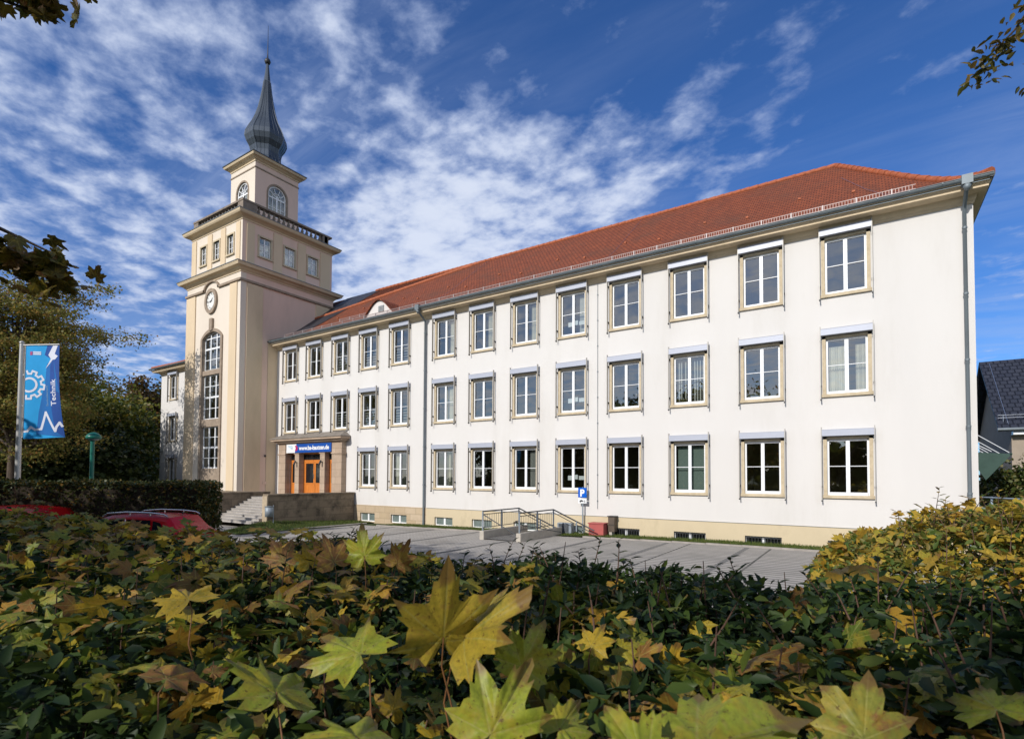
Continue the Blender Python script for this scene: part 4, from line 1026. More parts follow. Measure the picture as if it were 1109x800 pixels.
belwin('f'); belwin('s')
MB().box(-37.2, -35.0, 20.7, 23.1, 17.0, 21.6).build('inner_wall', INT, bw)
mb = MB(); ring(mb, [(0, 21.62), (.04, 21.62), (.05, 21.70), (.14, 21.76), (.20, 21.82), (.34, 21.88), (.38, 21.96), (.40, 22.04)], *Q); mb.build('belfry_cornice', CORN, B)
# spire
sc = ((Q[0]+Q[1])/2, (Q[2]+Q[3])/2, 0)
mb = MB(); ring(mb, [(.43, 22.02), (.43, 22.08), (-.35, 22.42), (-.7, 22.7)], *Q); mb.build('spire_base', LEAD, B)
spf = [(1.25, 22.5), (1.08, 22.9), (1.04, 23.3), (1.12, 23.65), (1.34, 24.0), (1.47, 24.35), (1.43, 24.7), (1.22, 25.15), (.98, 25.6), (.78, 26.1), (.60, 26.7), (.45, 27.4), (.33, 28.1), (.24, 28.8), (.16, 29.5), (.09, 30.15)]
mb = MB(); mb.lathe(sc, [(r*.96, z) for r, z in spf], n=8, ang0=RAD(22.5), smooth=False); sp = mb.build('spire', LEAD, B)
mb = MB()
for k in range(24):
    a = RAD(22.5)+2*math.pi*k/24
    pts = []
    for r, z in spf[:-2]:
        # radius of the octagon in direction a
        da = ((a-RAD(22.5)) % (math.pi/4))-math.pi/8
        rr = r*.96*math.cos(math.pi/8)/math.cos(da)
        pts.append((sc[0]+rr*math.cos(a), sc[1]+rr*math.sin(a), z))
    mb.tube(pts, .022 if k % 3 else .035, n=4, cap=False, smooth=False)
mb.build('standing_seam', LEAD, sp)
mb = MB(); mb.lathe((sc[0], sc[1], 30.32), [(.02, -.22), (.15, -.17), (.22, 0), (.15, .17), (.05, .25), (.035, .6), (.02, 1.6), (.012, 2.7)], n=16); mb.build('finial', DKMET, sp)
# plate and lamp on the tower side
MB().box(TX1+.03, TX1+.045, 19.95, 20.2, -.52, -.34).build('wall_plate', SIDEC, tw)
MB().lathe((TX1+.06, 20.07, 1.25), [(.03, 0), (.06, .03), (.06, .12), (.03, .15)], n=10).build('wall_lamp', DKMET, tw)
# entry canopy with tie rods on the right end wall
mb = MB(); mb.face([(XR+.0, 23.2, .95), (XR+1.15, 23.2, .85), (XR+1.15, 26.5, .85), (XR, 26.5, .95)]); mb.box(XR+1.1, XR+1.16, 23.2, 26.5, .82, .88); mb.face([(XR, 23.2, .95), (XR+1.15, 23.2, .85), (XR+.5, 23.2, .0)])
cn = mb.build('side_canopy', pm('canopy_green_glass', (.05, .085, .07), rough=.2, bump=0, spec=.6), B)
for y in (23.3, 24.6, 25.9):
    MB().tube([(XR, y, 1.75), (XR+1.1, y, .9)], .011, n=6).build('tie_rod', PVC, cn); MB().tube([(XR, y+.5, 1.45), (XR+.7, y+.2, .95)], .010, n=6).build('tie_rod', PVC, cn)

# ================================================================== HELPERS FOR FREE-STANDING THINGS
F0 = Vector((-0.5518, 0.834, 0)); R0 = Vector((0.834, 0.5518, 0))
def spot(ahead, side, z=0.0):          # a point so many metres ahead of / beside the photographer
    p = F0*ahead+R0*side; return Vector((p.x, p.y, z))
def text2d(s, size, font_shear=0.0, offset=0.0, spacing=1.0):
    cu = bpy.data.curves.new('tmp_text', 'FONT'); cu.body = s; cu.size = size; cu.offset = offset; cu.space_character = spacing; cu.resolution_u = 3
    o = bpy.data.objects.new('tmp_text', cu); COL.objects.link(o)
    dg = bpy.context.evaluated_depsgraph_get(); me = bpy.data.meshes.new_from_object(o.evaluated_get(dg))
    V = [(v.co.x, v.co.y) for v in me.vertices]; Fc = [tuple(p.vertices) for p in me.polygons]
    bpy.data.objects.remove(o); bpy.data.curves.remove(cu); bpy.data.meshes.remove(me)
    return V, Fc
def mapped(mb, V, Fc, fn):
    n = len(mb.v); mb.v += [tuple(fn(a, b)) for a, b in V]
    for f in Fc: mb.f.append(tuple(n+i for i in f)); mb.sm.append(False); mb.uv += [V[i] for i in f]

# ================================================================== ENTRANCE STAIRS AND PLATFORM
st = thing('entrance_stairs', 'light granite steps between dark stone side walls leading up to the portal', 'stairs', (-27, 18, -2.6))
PX0, PX1 = -29.0, -25.1
mb = MB(); nst = 10; zt = -1.15; zb_ = -2.35; y0s = 14.95
for i in range(nst):
    z1 = zb_+(zt-zb_)*(i+1)/nst; ya = y0s+(.232)*i
    mb.box(PX0, PX1, ya, ya+.30 if i < nst-1 else y0s+(.232)*nst, z1-.16, z1-.03); mb.box(PX0, PX1, ya-.025, ya+.24, z1-.03, z1)
mb.build('step', STEPST, st, bevel=.006)
mb = MB(); mb.box(-32.6, PX1, y0s+(.232)*nst-.02, 20.44, -1.4, zt-.004); mb.build('landing', STEPST, st)
MB().box(PX1+.003, -24.72, 15.42, 20.78, -2.9, -.98).build('side_wall', RETAIN, st, bevel=.015)
MB().box(PX1-.02, -24.66, 15.38, 20.80, -.98, -.89).build('coping', RETAIN, st, bevel=.012)
MB().box(PX1, -24.70, 15.34, 15.415, -2.9, -.985).build('pier', PIERST, st, bevel=.01)
MB().box(PX0-.42, PX0-.003, 14.6, 18.2, -2.9, -.98).build('side_wall', RETAIN, st, bevel=.015)
MB().box(PX0-.46, PX0+.02, 14.56, 18.22, -.98, -.89).build('coping', RETAIN, st, bevel=.012)
MB().box(-32.6, PX0-.5, 17.2, 17.6, -2.9, -.9).build('side_wall', RETAIN, st)

# litter bin on the bank before the wall
bn = thing('litter_bin', 'small grey metal litter bin on a post in front of the dark retaining wall', 'litter bin', (-24.35, 15.25, -2.15))
mb = MB(); mb.lathe((-24.30, 15.22, -1.98), [(.02, 0), (.19, .0), (.19, .50), (.175, .50), (.175, .46), (.02, .46)], n=20); mb.build('bin_body', GALV, bn)
mb = MB(); mb.tube([(-24.30, 15.45, -2.45), (-24.30, 15.45, -1.42)], .025); mb.box(-24.33, -24.27, 15.38, 15.46, -1.7, -1.66); mb.build('post', GALV, bn)
MB().lathe((-24.30, 15.22, -1.50), [(.205, 0), (.205, .03), (.02, .05)], n=20).build('lid', ZINC, bn)

# ================================================================== WEB ADDRESS BANNER OVER THE PORTAL
YS = 20.475
sg = thing('entrance_sign', 'long blue and white sign with a web address over the school portal', 'sign', (-28.7, YS, 1.5))
MB().box(-30.90, -26.46, YS, YS+.03, 1.49, 2.04).build('sign_panel', BLUE, sg)
mb = MB(); mb.face([(-30.90, YS-.003, 1.49), (-30.02, YS-.003, 1.49), (-29.86, YS-.003, 2.04), (-30.90, YS-.003, 2.04)]); mb.build('white_field', SWHITE, sg)
mb = MB()
for (dx, fl) in ((0, 1), (.12, 1)):
    mb.face([(-30.02+dx, YS-.006, 1.60), (-29.92+dx, YS-.006, 1.60), (-29.82+dx, YS-.006, 1.77), (-29.92+dx, YS-.006, 1.77)]); mb.face([(-29.92+dx, YS-.006, 1.77), (-29.82+dx, YS-.006, 1.77), (-29.92+dx, YS-.006, 1.94), (-30.02+dx, YS-.006, 1.94)])
mb.build('emblem', MAGENTA, sg)
mb = MB(); V, Fc = text2d('www.ba-bautzen.de', .37, offset=.012, spacing=.93); w = max(a for a, b in V)
sx = 2.92/w; mapped(mb, V, Fc, lambda a, b: (-29.58+a*sx, YS-.006, 1.655+b)); mb.build('web_address', SWHITE, sg)
LB = pm('logo_pale_blue', (.12, .40, .62), bump=0, rough=.4)
mb = MB()
for (a, b, c, d) in ((-30.72, -30.30, 1.90, 1.93), (-30.66, -30.42, 1.83, 1.86), (-30.50, -30.26, 1.76, 1.79)): mb.box(a, b, YS-.006, YS-.004, c, d)
mb.box(-30.34, -30.28, YS-.006, YS-.004, 1.70, 1.90); mb.build('emblem', LB, sg)

# ================================================================== PARKING SIGN
px_, py_ = -10.03, 20.66; g = gz(px_, py_)
ps = thing('parking_sign', 'blue parking sign with a white letter P on a grey post by the white facade', 'parking sign', (px_, py_, g))
MB().tube([(px_, py_, g-.1), (px_, py_, -.39)], .032).build('post', GALV, ps)
pl = MB().box(px_-.20, px_+.20, py_-.05, py_-.035, -.83, -.41).build('sign_panel', PBLUE, ps, bevel=.008)
mb = MB(); V, Fc = text2d('P', .40, offset=.018); ww = max(a for a, b in V); mapped(mb, V, Fc, lambda a, b: (px_-ww/2+a, py_-.054, -.77+b)); mb.build('letter', SWHITE, pl)
p2 = MB().box(px_-.20, px_+.20, py_-.05, py_-.035, -1.08, -.86).build('additional_plate', SWHITE, ps, bevel=.006)
mb = MB(); q = lambda x0, x1, z0, z1: mb.box(px_+x0, px_+x1, py_-.054, py_-.052, z0, z1)
q(-.13, .05, -1.01, -.97); q(-.09, .01, -.97, -.935); mb.lathe((0, 0, 0), [(.026, 0), (.026, .001)], n=10); 
mb.v[-20:] = [(px_-.09+x, py_-.053-z, -1.015+y) for x, y, z in mb.v[-20:]]
q(.08, .10, -1.04, -.93); q(.12, .14, -1.04, -.97)
mb.build('pictogram', DKMET, p2)

# ================================================================== RAMP / CELLAR STAIRS WITH RAILINGS
rp = thing('concrete_ramp', 'pale concrete ramp to the cellar with grey tubular railings in front of the facade', 'ramp', (-11.7, 18.5, -2.45))
gr = gz(-11.7, 18)
mb = MB()
for x in (-12.70, -10.98): mb.box(x, x+.20, 16.9, 20.2, gr-.3, -2.10)
mb.build('curb', CONC, rp, bevel=.012)
mb = MB(); mb.face([(-12.50, 17.0, gr+.012), (-10.98, 17.0, gr+.012), (-10.98, 20.3, gr+.03), (-12.5, 20.3, gr+.03)]); mb.build('ramp_floor', PAVED, rp)
def railing(x, pts, posts, name='railing'):
    mb = MB(); mb.tube(pts, .028, n=8); low = [(a, b, c-.60) for a, b, c in pts]
    o = mb.build(name, RAILD, rp)
    for (a, b, c) in posts: MB().tube([(a, b, -2.2 if b < 20.1 else gr-.1), (a, b, c)], .032, n=8).build('post', GALV, o)
    return o
RAILD = pm('rail_dark', (.07, .075, .08), var=.1, rough=.4, metallic=.5)
for x, ye in ((-12.60, 19.62), (-10.88, 19.62)):
    o = railing(x, [(x, 16.98, -1.34), (x, ye, -1.33), (x+1.75, ye+.25, -2.13)], [(x, 16.98, -1.34), (x, 18.3, -1.34), (x, ye, -1.33), (x+1.0, ye+.14, -1.79)])
    mb = MB(); mb.tube([(x, 16.98, -1.98), (x, ye, -1.97)], .016, n=6); mb.tube([(x, 16.98, -1.46), (x, ye, -1.45), (x+1.72, ye+.25, -2.26)], .016, n=6)
    n = 17
    for i in range(1, n): y = 16.98+(ye-16.98)*i/n; mb.tube([(x, y, -1.98), (x, y, -1.46)], .009, n=4)
    mb.build('balusters', RAILD, o)
mb = MB(); mb.tube([(-12.60, 17.0, -1.46), (-10.95, 17.0, -2.22)], .022, n=6); mb.build('stair_rail', RAILD, rp)
mb = MB(); mb.tube([(-10.88, 16.98, -1.62), (-11.2, 17.2, -1.68), (-11.05, 17.5, -1.85), (-10.3, 19.2, -2.2)], .02, n=6); mb.build('stair_rail', RAILD, rp)

# utility boxes by the wall
zb0 = gz(-9, 20)
rb = thing('utility_box', 'low red painted utility box on the grass against the cream plinth', 'utility box', (-9.15, 20.4, zb0))
MB().box(-9.52, -8.86, 20.15, 20.62, zb0-.02, -1.88).build('box_body', REDBOX, rb, bevel=.02)
mb = MB(); mb.box(-9.55, -8.83, 20.12, 20.65, -1.88, -1.84); mb.build('lid', REDBOX, rb, bevel=.01)
db = thing('service_pillar', 'narrow dark brown metal service pillar between the red box and a barred cellar window', 'service pillar', (-8.86, 20.62, zb0))
BRN = pm('brown_sheet', (.10, .075, .055), var=.2, rough=.6)
MB().box(-8.80, -8.52, 20.48, 20.80, -2.2, -1.58).build('pillar_body', BRN, db, bevel=.01)
MB().box(-8.76, -8.64, 20.50, 20.78, zb0-.05, -2.2).build('foot', CONC, db); MB().box(-8.83, -8.49, 20.45, 20.80, -1.58, -1.55).build('cap', DKMET, db)
mb = MB(); mb.box(-8.79, -8.53, 20.470, 20.478, -1.92, -1.90); mb.build('door_seam', DKMET, db)
ac = thing('air_conditioner', 'grey outdoor air conditioning unit on feet beneath the railing at the facade', 'air conditioner', (-10.7, 20.5, -2.4))
MB().box(-11.10, -10.42, 20.35, 20.62, -2.36, -1.93).build('casing', GALV, ac, bevel=.015)
MB().box(-11.02, -10.55, 20.33, 20.348, -2.32, -1.97).build('fan_grille', DKMET, ac)
mb = MB()
for i in range(7): mb.box(-11.0, -10.57, 20.315, 20.33, -2.30+i*.048, -2.29+i*.048)
mb.build('fan_guard', GALV, ac)
mb = MB(); mb.box(-11.05, -10.95, 20.36, 20.60, -2.46, -2.36); mb.box(-10.55, -10.45, 20.36, 20.60, -2.46, -2.36); mb.build('foot', CONC, ac)

# ================================================================== FLAGPOLE AND BANNER
fp = Vector((-23.8, 5.78, 0)); g = gz(fp.x, fp.y)
po = thing('flagpole', 'tall pale metal flagpole with a horizontal arm behind the trimmed hedge', 'flagpole', (fp.x, fp.y, g))
mb = MB(); mb.tube([(fp.x, fp.y, g-.1), (fp.x, fp.y, 1.0), (fp.x, fp.y, 4.46)], [.09, .08, .062], n=12); mb.build('pole', POLE, po)
top = Vector((fp.x, fp.y, 4.40))
f0 = fp+R0*.12
mb = MB(); mb.tube([top, top+R0*1.28+Vector((0, 0, .03))], .022, n=8); mb.tube([(f0.x, f0.y, 4.40), (f0.x, f0.y, 1.25)], .014, n=6); mb.build('banner_arm', POLE, po)
mb = MB()
for z in (3.4, 2.35, 1.28): mb.tube([(fp.x, fp.y, z-.08), (f0.x, f0.y, z)], .016, n=6)
mb.build('clip', SWHITE, po)
MB().lathe((fp.x, fp.y, 4.46), [(.07, 0), (.08, .03), (.03, .08)], n=12).build('pole_cap', POLE, po)
BW, BH = 1.14, 3.16
nf_ = Vector((F0.x, F0.y, 0))
def fl(u, v, off=0.0):     # u to the right 0..1, v down 0..1
    wv = .05*math.sin(u*7.5+v*2.2)*(.25+.75*v)+.05*math.sin(u*3.1-v*4)*v
    wd = BW*(1+.20*v**1.6)
    p = fp+R0*(.15+u*wd+.0*v)-nf_*(off+wv*(u**.6 if u > 0 else 0))
    return (p.x, p.y, 4.37-BH*v+.02*u+.05*v*u)
bf = thing('flag_banner', 'upright blue flag banner with a white gear outline and the word Technik on the pole', 'flag', (f0.x, f0.y, 1.3))
def fgrid(mb, x0, x1, y0, y1, nx, ny, off, shape=None):
    for i in range(nx):
        for j in range(ny):
            q = [(x0+(x1-x0)*a/nx, y0+(y1-y0)*b/ny) for a, b in ((i, j+1), (i+1, j+1), (i+1, j), (i, j))]
            mb.face([fl(a, b, off) for a, b in q], smooth=True)
CYAN = pm('flag_cyan', (.006, .30, .66), var=.04, bump=0, rough=.75); NAVY = pm('flag_navy', (.008, .065, .30), var=.06, bump=0, rough=.75); MIDB = pm('flag_mid_blue', (.004, .13, .42), var=.06, bump=0, rough=.75)
FLW = pm('flag_print_white', (.66, .68, .78), var=.03, bump=0, rough=.8); FLG = pm('flag_print_grey', (.22, .36, .50), var=.03, bump=0, rough=.8)
mb = MB(); fgrid(mb, 0, 1, 0, 1, 28, 40, 0.0)
o = mb.build('cloth', CYAN, bf)
def fpoly(pts, mat, name, off=.004, n=1):
    """polygon in (u, v), split into fine triangles so that it follows the cloth"""
    mb = MB(); tr = tessellate_polygon([[Vector((a, b, 0)) for a, b in pts]])
    def sub_(t, k):
        if k == 0: mb.face([fl(a, b, off) for a, b in t], smooth=True); return
        a, b, c = t; m = lambda p, q: ((p[0]+q[0])/2, (p[1]+q[1])/2)
        ab, bc, ca = m(a, b), m(b, c), m(c, a)
        for s in ((a, ab, ca), (ab, b, bc), (ca, bc, c), (ab, bc, ca)): sub_(s, k-1)
    for t in tr: sub_([pts[i] for i in t], n)
    return mb.build(name, mat, o)
fpoly([(.62, 0), (1, 0), (1, .53), (.80, .16), (.55, .10)], NAVY, 'print_field', .003, 3)
fpoly([(.62, .2), (.82, .13), (1.0, .52), (1, 1.0), (.30, .95), (.36, .72), (.50, .46), (.55, .42)], MIDB, 'print_field', .0035, 3)
fpoly([(.72, .22), (.82, .14), (.90, .5), (.99, .52), (1, 1.0), (.80, .93), (.70, .55)], NAVY, 'print_field', .0042, 3)
asp = BW/BH
# gear outline
def arcpoly(cu, cv, rf, n):
    return [(cu+rf(k/n)*math.cos(2*math.pi*k/n)/1.0, cv+rf(k/n)*math.sin(2*math.pi*k/n)*asp) for k in range(n)]
def stroke(pts, w, name, mat=FLW, off=.0065):
    mb = MB()
    P = [Vector((a, b/asp)) for a, b in pts]
    for a, b in zip(P, P[1:]):
        L = (b-a).length; k = max(1, int(L/.04)); d = (b-a)/L if L else Vector((1, 0)); nn = Vector((-d.y, d.x))*w/2; e = d*w*.35
        for i in range(k):
            s, t = a.lerp(b, i/k)-(e if i == 0 else e*0), a.lerp(b, (i+1)/k)+(e if i == k-1 else e*0)
            q = [s+nn, s-nn, t-nn, t+nn]
            if min(p.x for p in q) < 0: q = [Vector((max(0.0, p.x), p.y)) for p in q]
            mb.face([fl(p.x, p.y*asp, off) for p in q], smooth=True)
    return mb.build(name, mat, o)
teeth = 9; gp = []
for k in range(teeth):
    for (ph, r) in ((-.30, .33), (-.22, .42), (.22, .42), (.30, .33), (.5, .33)):
        a = 2*math.pi*(k+ph)/teeth+.2; gp.append((.12+r*math.cos(a), .42+r*math.sin(a)*asp))
gp.append(gp[0])
seg = []
for p in gp+[None]:
    if p is not None and p[0] >= 0: seg.append(p)
    else:
        if len(seg) > 1: stroke(seg, .055, 'gear_print')
        seg = []
cp_ = [(.12+.20*math.cos(a*math.pi/12), .42+.20*math.sin(a*math.pi/12)*asp) for a in range(25)]
seg = []
for p in cp_+[None]:
    if p is not None and p[0] >= 0: seg.append(p)
    else:
        if len(seg) > 1: stroke(seg, .06, 'gear_print')
        seg = []
stroke([(.0, .92), (.10, .92), (.18, .875), (.28, .905), (.42, .90), (.55, .72), (.80, .93), (.84, .885), (.88, .865), (.93, .84), (.98, .88)], .062, 'pulse_line_print')
fpoly([(.80, .0), (.95, .0), (.86, .09), (.96, .115), (.88, .15), (.80, .155), (.58, .25), (.74, .145), (.66, .10)], FLW, 'lightning_print', .007, 2)
V, Fc = text2d('Technik', .21, offset=.004, spacing=1.05); mb = MB(); wT = max(a for a, b in V)
kT = .29/asp/wT*1.0
mapped(mb, V, Fc, lambda a, b: fl(.885-b*1.05, .655-a*kT*asp*1.0, .008)); mb.build('word_print', FLW, o)
V, Fc = text2d('Studienbereich', .09, spacing=1.05); mb = MB(); wS = max(a for a, b in V)
mapped(mb, V, Fc, lambda a, b: fl(.64-b, .655-a/wS*.22, .008)); mb.build('small_word_print', FLG, o)
mb = MB()
for j in (0, 1): mb.face([fl(a, b, .007) for a, b in ((.22, .075+j*.02), (.45, .078+j*.02), (.45, .064+j*.02), (.22, .061+j*.02))])
mb.build('logo_print', FLW, o)
mb = MB()
for j in (0, 1): mb.face([fl(a, b, .0075) for a, b in ((.13, .078+j*.02), (.20, .078+j*.02), (.20, .062+j*.02), (.13, .062+j*.02))])
mb.build('logo_print', MAGENTA, o)

# ================================================================== GREEN LAMP
lp = spot(22.0, -17.36); g = gz(lp.x, lp.y)
lt = thing('street_lamp', 'short dark green lamp post with a hooded head behind the trimmed hedge', 'street lamp', (lp.x, lp.y, g))
MB().tube([(lp.x, lp.y, g-.1), (lp.x, lp.y, 1.45)], [.085, .075], n=12).build('post', GREENP, lt)
MB().lathe((lp.x, lp.y, 1.40), [(.085, 0), (.11, .04), (.11, .10), (.06, .14)], n=12).build('collar', GREENP, lt)
hx, hy = lp.x+R0.x*.04, lp.y+R0.y*.04
MB().lathe((hx, hy, 1.50), [(.24, .0), (.27, .02), (.27, .10), (.23, .17), (.16, .23), (.07, .27), (.02, .28)], n=18).build('lamp_hood', GREENP, lt)
MB().lathe((hx, hy, 1.44), [(.09, 0), (.19, .03), (.21, .065)], n=18).build('lamp_glass', LGREY, lt)
# ================================================================== CARS
def make_car(name, label, c, fwd, rails, cat='car', group='red cars parked beyond the hedge', sc_=1.0):
    g = gz(c.x, c.y); t = thing(name, label, cat, (c.x, c.y, g), group)
    fwd = fwd.normalized(); left = Vector((-fwd.y, fwd.x, 0))
    def P(x, y, z): p = c+fwd*x*sc_+left*y; return (p.x, p.y, g+z*sc_)
    L, HW_ = 2.15, .90
    # body: cross sections along the length: (x, half width, sill z, belt z, hood/roof z)
    sec = [(-2.15, .62, .42, .78, .86), (-2.10, .78, .34, .92, .97), (-1.85, .86, .28, 1.0, 1.03), (-1.2, .90, .26, 1.02, 1.04), (-.3, .91, .25, 1.0, 1.02), (.6, .90, .25, .97, 1.0), (1.1, .89, .26, .94, .99), (1.7, .85, .28, .84, .90), (2.05, .74, .34, .70, .76), (2.15, .60, .42, .60, .66)]
    mb = MB(); rings = []
    for x, w, z0, zb, zt in sec:
        rings.append([(x, -w*.92, z0), (x, -w, z0+.12), (x, -w, zb-.12), (x, -w*.93, zb), (x, -w*.6, zt), (x, 0, zt+.01), (x, w*.6, zt), (x, w*.93, zb), (x, w, zb-.12), (x, w, z0+.12), (x, w*.92, z0)])
    for r0, r1 in zip(rings, rings[1:]):
        for k in range(len(r0)-1): mb.face([P(*r0[k]), P(*r1[k]), P(*r1[k+1]), P(*r0[k+1])], smooth=True)
        mb.face([P(*r0[-1]), P(*r1[-1]), P(*r1[0]), P(*r0[0])])
    mb.face([P(*q) for q in rings[0]][::-1]); mb.face([P(*q) for q in rings[-1]])
    body = mb.build('body', CARRED, t)
    # greenhouse: roof shell red, glass inset
    gs = [(-2.02, .72, 1.0, 1.02), (-1.80, .70, 1.0, 1.30), (-1.62, .66, 1.0, 1.50), (-1.2, .64, 1.0, 1.555), (-.5, .64, 1.0, 1.57), (.1, .62, 1.0, 1.54), (.40, .62, 1.0, 1.46), (.75, .66, .98, 1.26), (1.12, .72, .97, 1.0)]
    mb = MB(); gr_ = []
    for x, w, zb, zt in gs:
        gr_.append([(x, -.84, zb), (x, -w, max(zb+.01, zt-.10)), (x, -w*.82, zt), (x, 0, zt+.02), (x, w*.82, zt), (x, w, max(zb+.01, zt-.10)), (x, .84, zb)])
    for i, (r0, r1) in enumerate(zip(gr_, gr_[1:])):
        for k in range(6):
            mb.face([P(*r0[k]), P(*r1[k]), P(*r1[k+1]), P(*r0[k+1])], smooth=True)
    mb.build('roof', CARRED, t)
    # side glass, both sides, following the tumblehome
    for s in (-1, 1):
        for nm, poly in (('side_window', [(-.42, 1.05), (.55, 1.03), (.32, 1.36), (.05, 1.43), (-.42, 1.45)]), ('side_window', [(-1.28, 1.07), (-.50, 1.05), (-.50, 1.45), (-1.20, 1.435)]), ('side_window', [(-1.72, 1.12), (-1.34, 1.09), (-1.27, 1.42), (-1.50, 1.37)])):
            def yy(z): return s*(.85-(z-1.0)*.39+.008)
            pts = [P(x, yy(z), z) for x, z in poly]
            mb = MB(); mb.face(pts if s < 0 else pts[::-1]); mb.build(nm, CARGL, t)
        mb = MB(); mb.tube([P(x, s*(.85-(z-1.0)*.39+.012), z) for x, z in ((.58, 1.02), (-.46, 1.035), (-1.31, 1.065), (-1.76, 1.105))], .012, n=5); mb.build('window_trim', CHROME, t)
        mb = MB(); mb.tube([P(x, s*(.85-(z-1.0)*.39+.012), z) for x, z in ((-.46, 1.04), (-.46, 1.45))], .012, n=5); mb.build('pillar_trim', CHROME, t)
        # tail and head lamps
        mb = MB(); a = [(-2.10, .60, .90), (-2.00, .84, .90), (-1.84, .868, .94), (-1.86, .84, 1.01), (-2.03, .78, 1.01), (-2.11, .60, .98)]
        pts = [P(x-.012, s*(y+.012), z) for x, y, z in a]; mb.face(pts if s > 0 else pts[::-1]); mb.build('tail_light', TAIL, t)
        mb = MB(); a = [(2.10, .45, .62), (1.98, .80, .64), (1.80, .85, .76), (2.0, .60, .74)]
        pts = [P(x+.015, s*(y+.01), z) for x, y, z in a]; mb.face(pts if s < 0 else pts[::-1]); mb.build('headlight', CHROME, t)
        mb = MB(); mb.tube([P(.62, s*.86, 1.03), P(.62, s*.98, 1.05)], .03, n=6); mb.lathe((0, 0, 0), [(.03, -.09), (.085, -.07), (.09, .07), (.03, .09)], n=10)
        k = len(mb.v)-40; mb.v[k:] = [P(.66+x*.6, s*1.02+y*1.3, 1.10+z*.8) for x, y, z in mb.v[k:]]; mb.build('wing_mirror', CARRED, t)
        for xw in (-1.32, 1.32):
            mb = MB(); pr_ = [(.20, -.10), (.30, -.105), (.33, -.07), (.33, .07), (.30, .105), (.20, .10)]
            n0 = len(mb.v); mb.lathe((0, 0, 0), [(.19, -.08)]+pr_+[(.19, .08)], n=24); mb.v = [P(xw+x, s*.80+z*s, .33+y) for x, y, z in mb.v]; wh = mb.build('wheel', BLACKP, t)
            mb = MB(); mb.lathe((0, 0, 0), [(.02, .075), (.06, .10), (.20, .10), (.215, .06)], n=20); mb.v = [P(xw+x, s*.80+z*s, .33+y) for x, y, z in mb.v]; mb.build('rim', CHROME, wh)
        if rails:
            mb = MB(); mb.tube([P(x, s*.60, z) for x, z in ((.30, 1.50), (.15, 1.60), (-.4, 1.64), (-1.1, 1.625), (-1.50, 1.585), (-1.62, 1.53))], .022, n=8)
            for x, z in ((-.5, 1.56), (-1.1, 1.55)): mb.tube([P(x, s*.60, z), P(x, s*.60, z+.08)], .02, n=6)
            mb.build('roof_rail', CHROME, t)
    mb = MB(); mb.face([P(-1.79-.012, y, z) for y, z in ((-.56, 1.26), (.56, 1.26))]+[P(-1.93-.02, y, z) for y, z in ((.62, 1.10), (-.62, 1.10))]); mb.build('rear_window', CARGL, t)
    mb = MB(); mb.face([P(x+.012, y, z) for x, y, z in ((.45, -.52, 1.46), (.45, .52, 1.46), (1.05, .66, 1.06), (1.05, -.66, 1.06))]); mb.build('windscreen', CARGL, t)
    mb = MB(); mb.box(-2.165, -2.13, -.24, .24, .60, .70); mb.v = [P(x, y, z) for x, y, z in mb.v]; mb.build('number_plate', SWHITE, t)
    mb = MB(); mb.box(-2.17, -2.08, -.70, .70, .34, .50); mb.v = [P(x, y, z) for x, y, z in mb.v]; mb.build('bumper', BLACKP, t)
    mb = MB(); mb.tube([P(-1.55, 0, 1.57), P(-1.68, 0, 1.66)], [.02, .006], n=6); mb.build('roof_aerial', BLACKP, t)
    return t
make_car('parked_car', 'red estate car with silver roof rails parked before the trimmed hedge', spot(14.4, -10.25), -R0*1.0+F0*.10, True, sc_=.94)
make_car('parked_car', 'red car without roof rails, only its roof showing at the left edge', spot(16.0, -15.3), -R0*1.0+F0*.10, False, sc_=1.05)

# ================================================================== NEIGHBOUR HOUSE
hs = thing('neighbour_house', 'beige house with a dark blue tiled roof behind the right end of the school', 'house', (11, 40, -2.6))
HX0, HX1, HY0, HY1 = 6.1, 19.0, 35.5, 44.3; HE, HRZ, HYR = 2.55, 6.72, 39.9
mb = MB(); mb.panel((0, HY0, 0), (1, 0, 0), (0, 0, 1), rect(HX0, HX1, -2.7, HE), [rect(6.95, 8.05, .55, 2.0), rect(10.2, 11.4, .55, 2.0)], .15)
mb.face([(HX0, HY1, -2.7), (HX0, HY0, -2.7), (HX0, HY0, HE), (HX0, HYR, HRZ-.1), (HX0, HY1, HE)]); mb.face([(HX1, HY0, -2.7), (HX1, HY1, -2.7), (HX1, HY1, HE), (HX1, HYR, HRZ-.1), (HX1, HY0, HE)])
mb.build('wall', HOUSEW, hs)
def hroof(sgn):
    ye, yr = (HY0-.5, HYR) if sgn < 0 else (HY1+.5, HYR); ze = HE-.02; sl = math.hypot(yr-ye, HRZ-ze); mb = MB()
    a, b, c, d = (5.55, ye, ze), (HX1+.4, ye, ze), (HX1+.4, yr, HRZ), (5.55, yr, HRZ)
    mb.face([a, b, c, d] if sgn < 0 else [b, a, d, c], uv=[(0, 0), (14, 0), (14, sl), (0, sl)])
    dn = .14; mb.face([(p[0], p[1], p[2]-dn) for p in ([d, c, b, a] if sgn < 0 else [c, d, a, b])]); mb.face([a, d, (d[0], d[1], d[2]-dn), (a[0], a[1], a[2]-dn)]); mb.face([a, (a[0], a[1], a[2]-dn), (b[0], b[1], b[2]-dn), b])
    return mb.build('roof', NROOF, hs)
hr = hroof(-1); hroof(1)
mb = MB(); mb.tube([(5.5, HY0-.56, HE-.06), (HX1+.4, HY0-.56, HE-.06)], .08, n=8); mb.build('gutter', ZINC, hs)
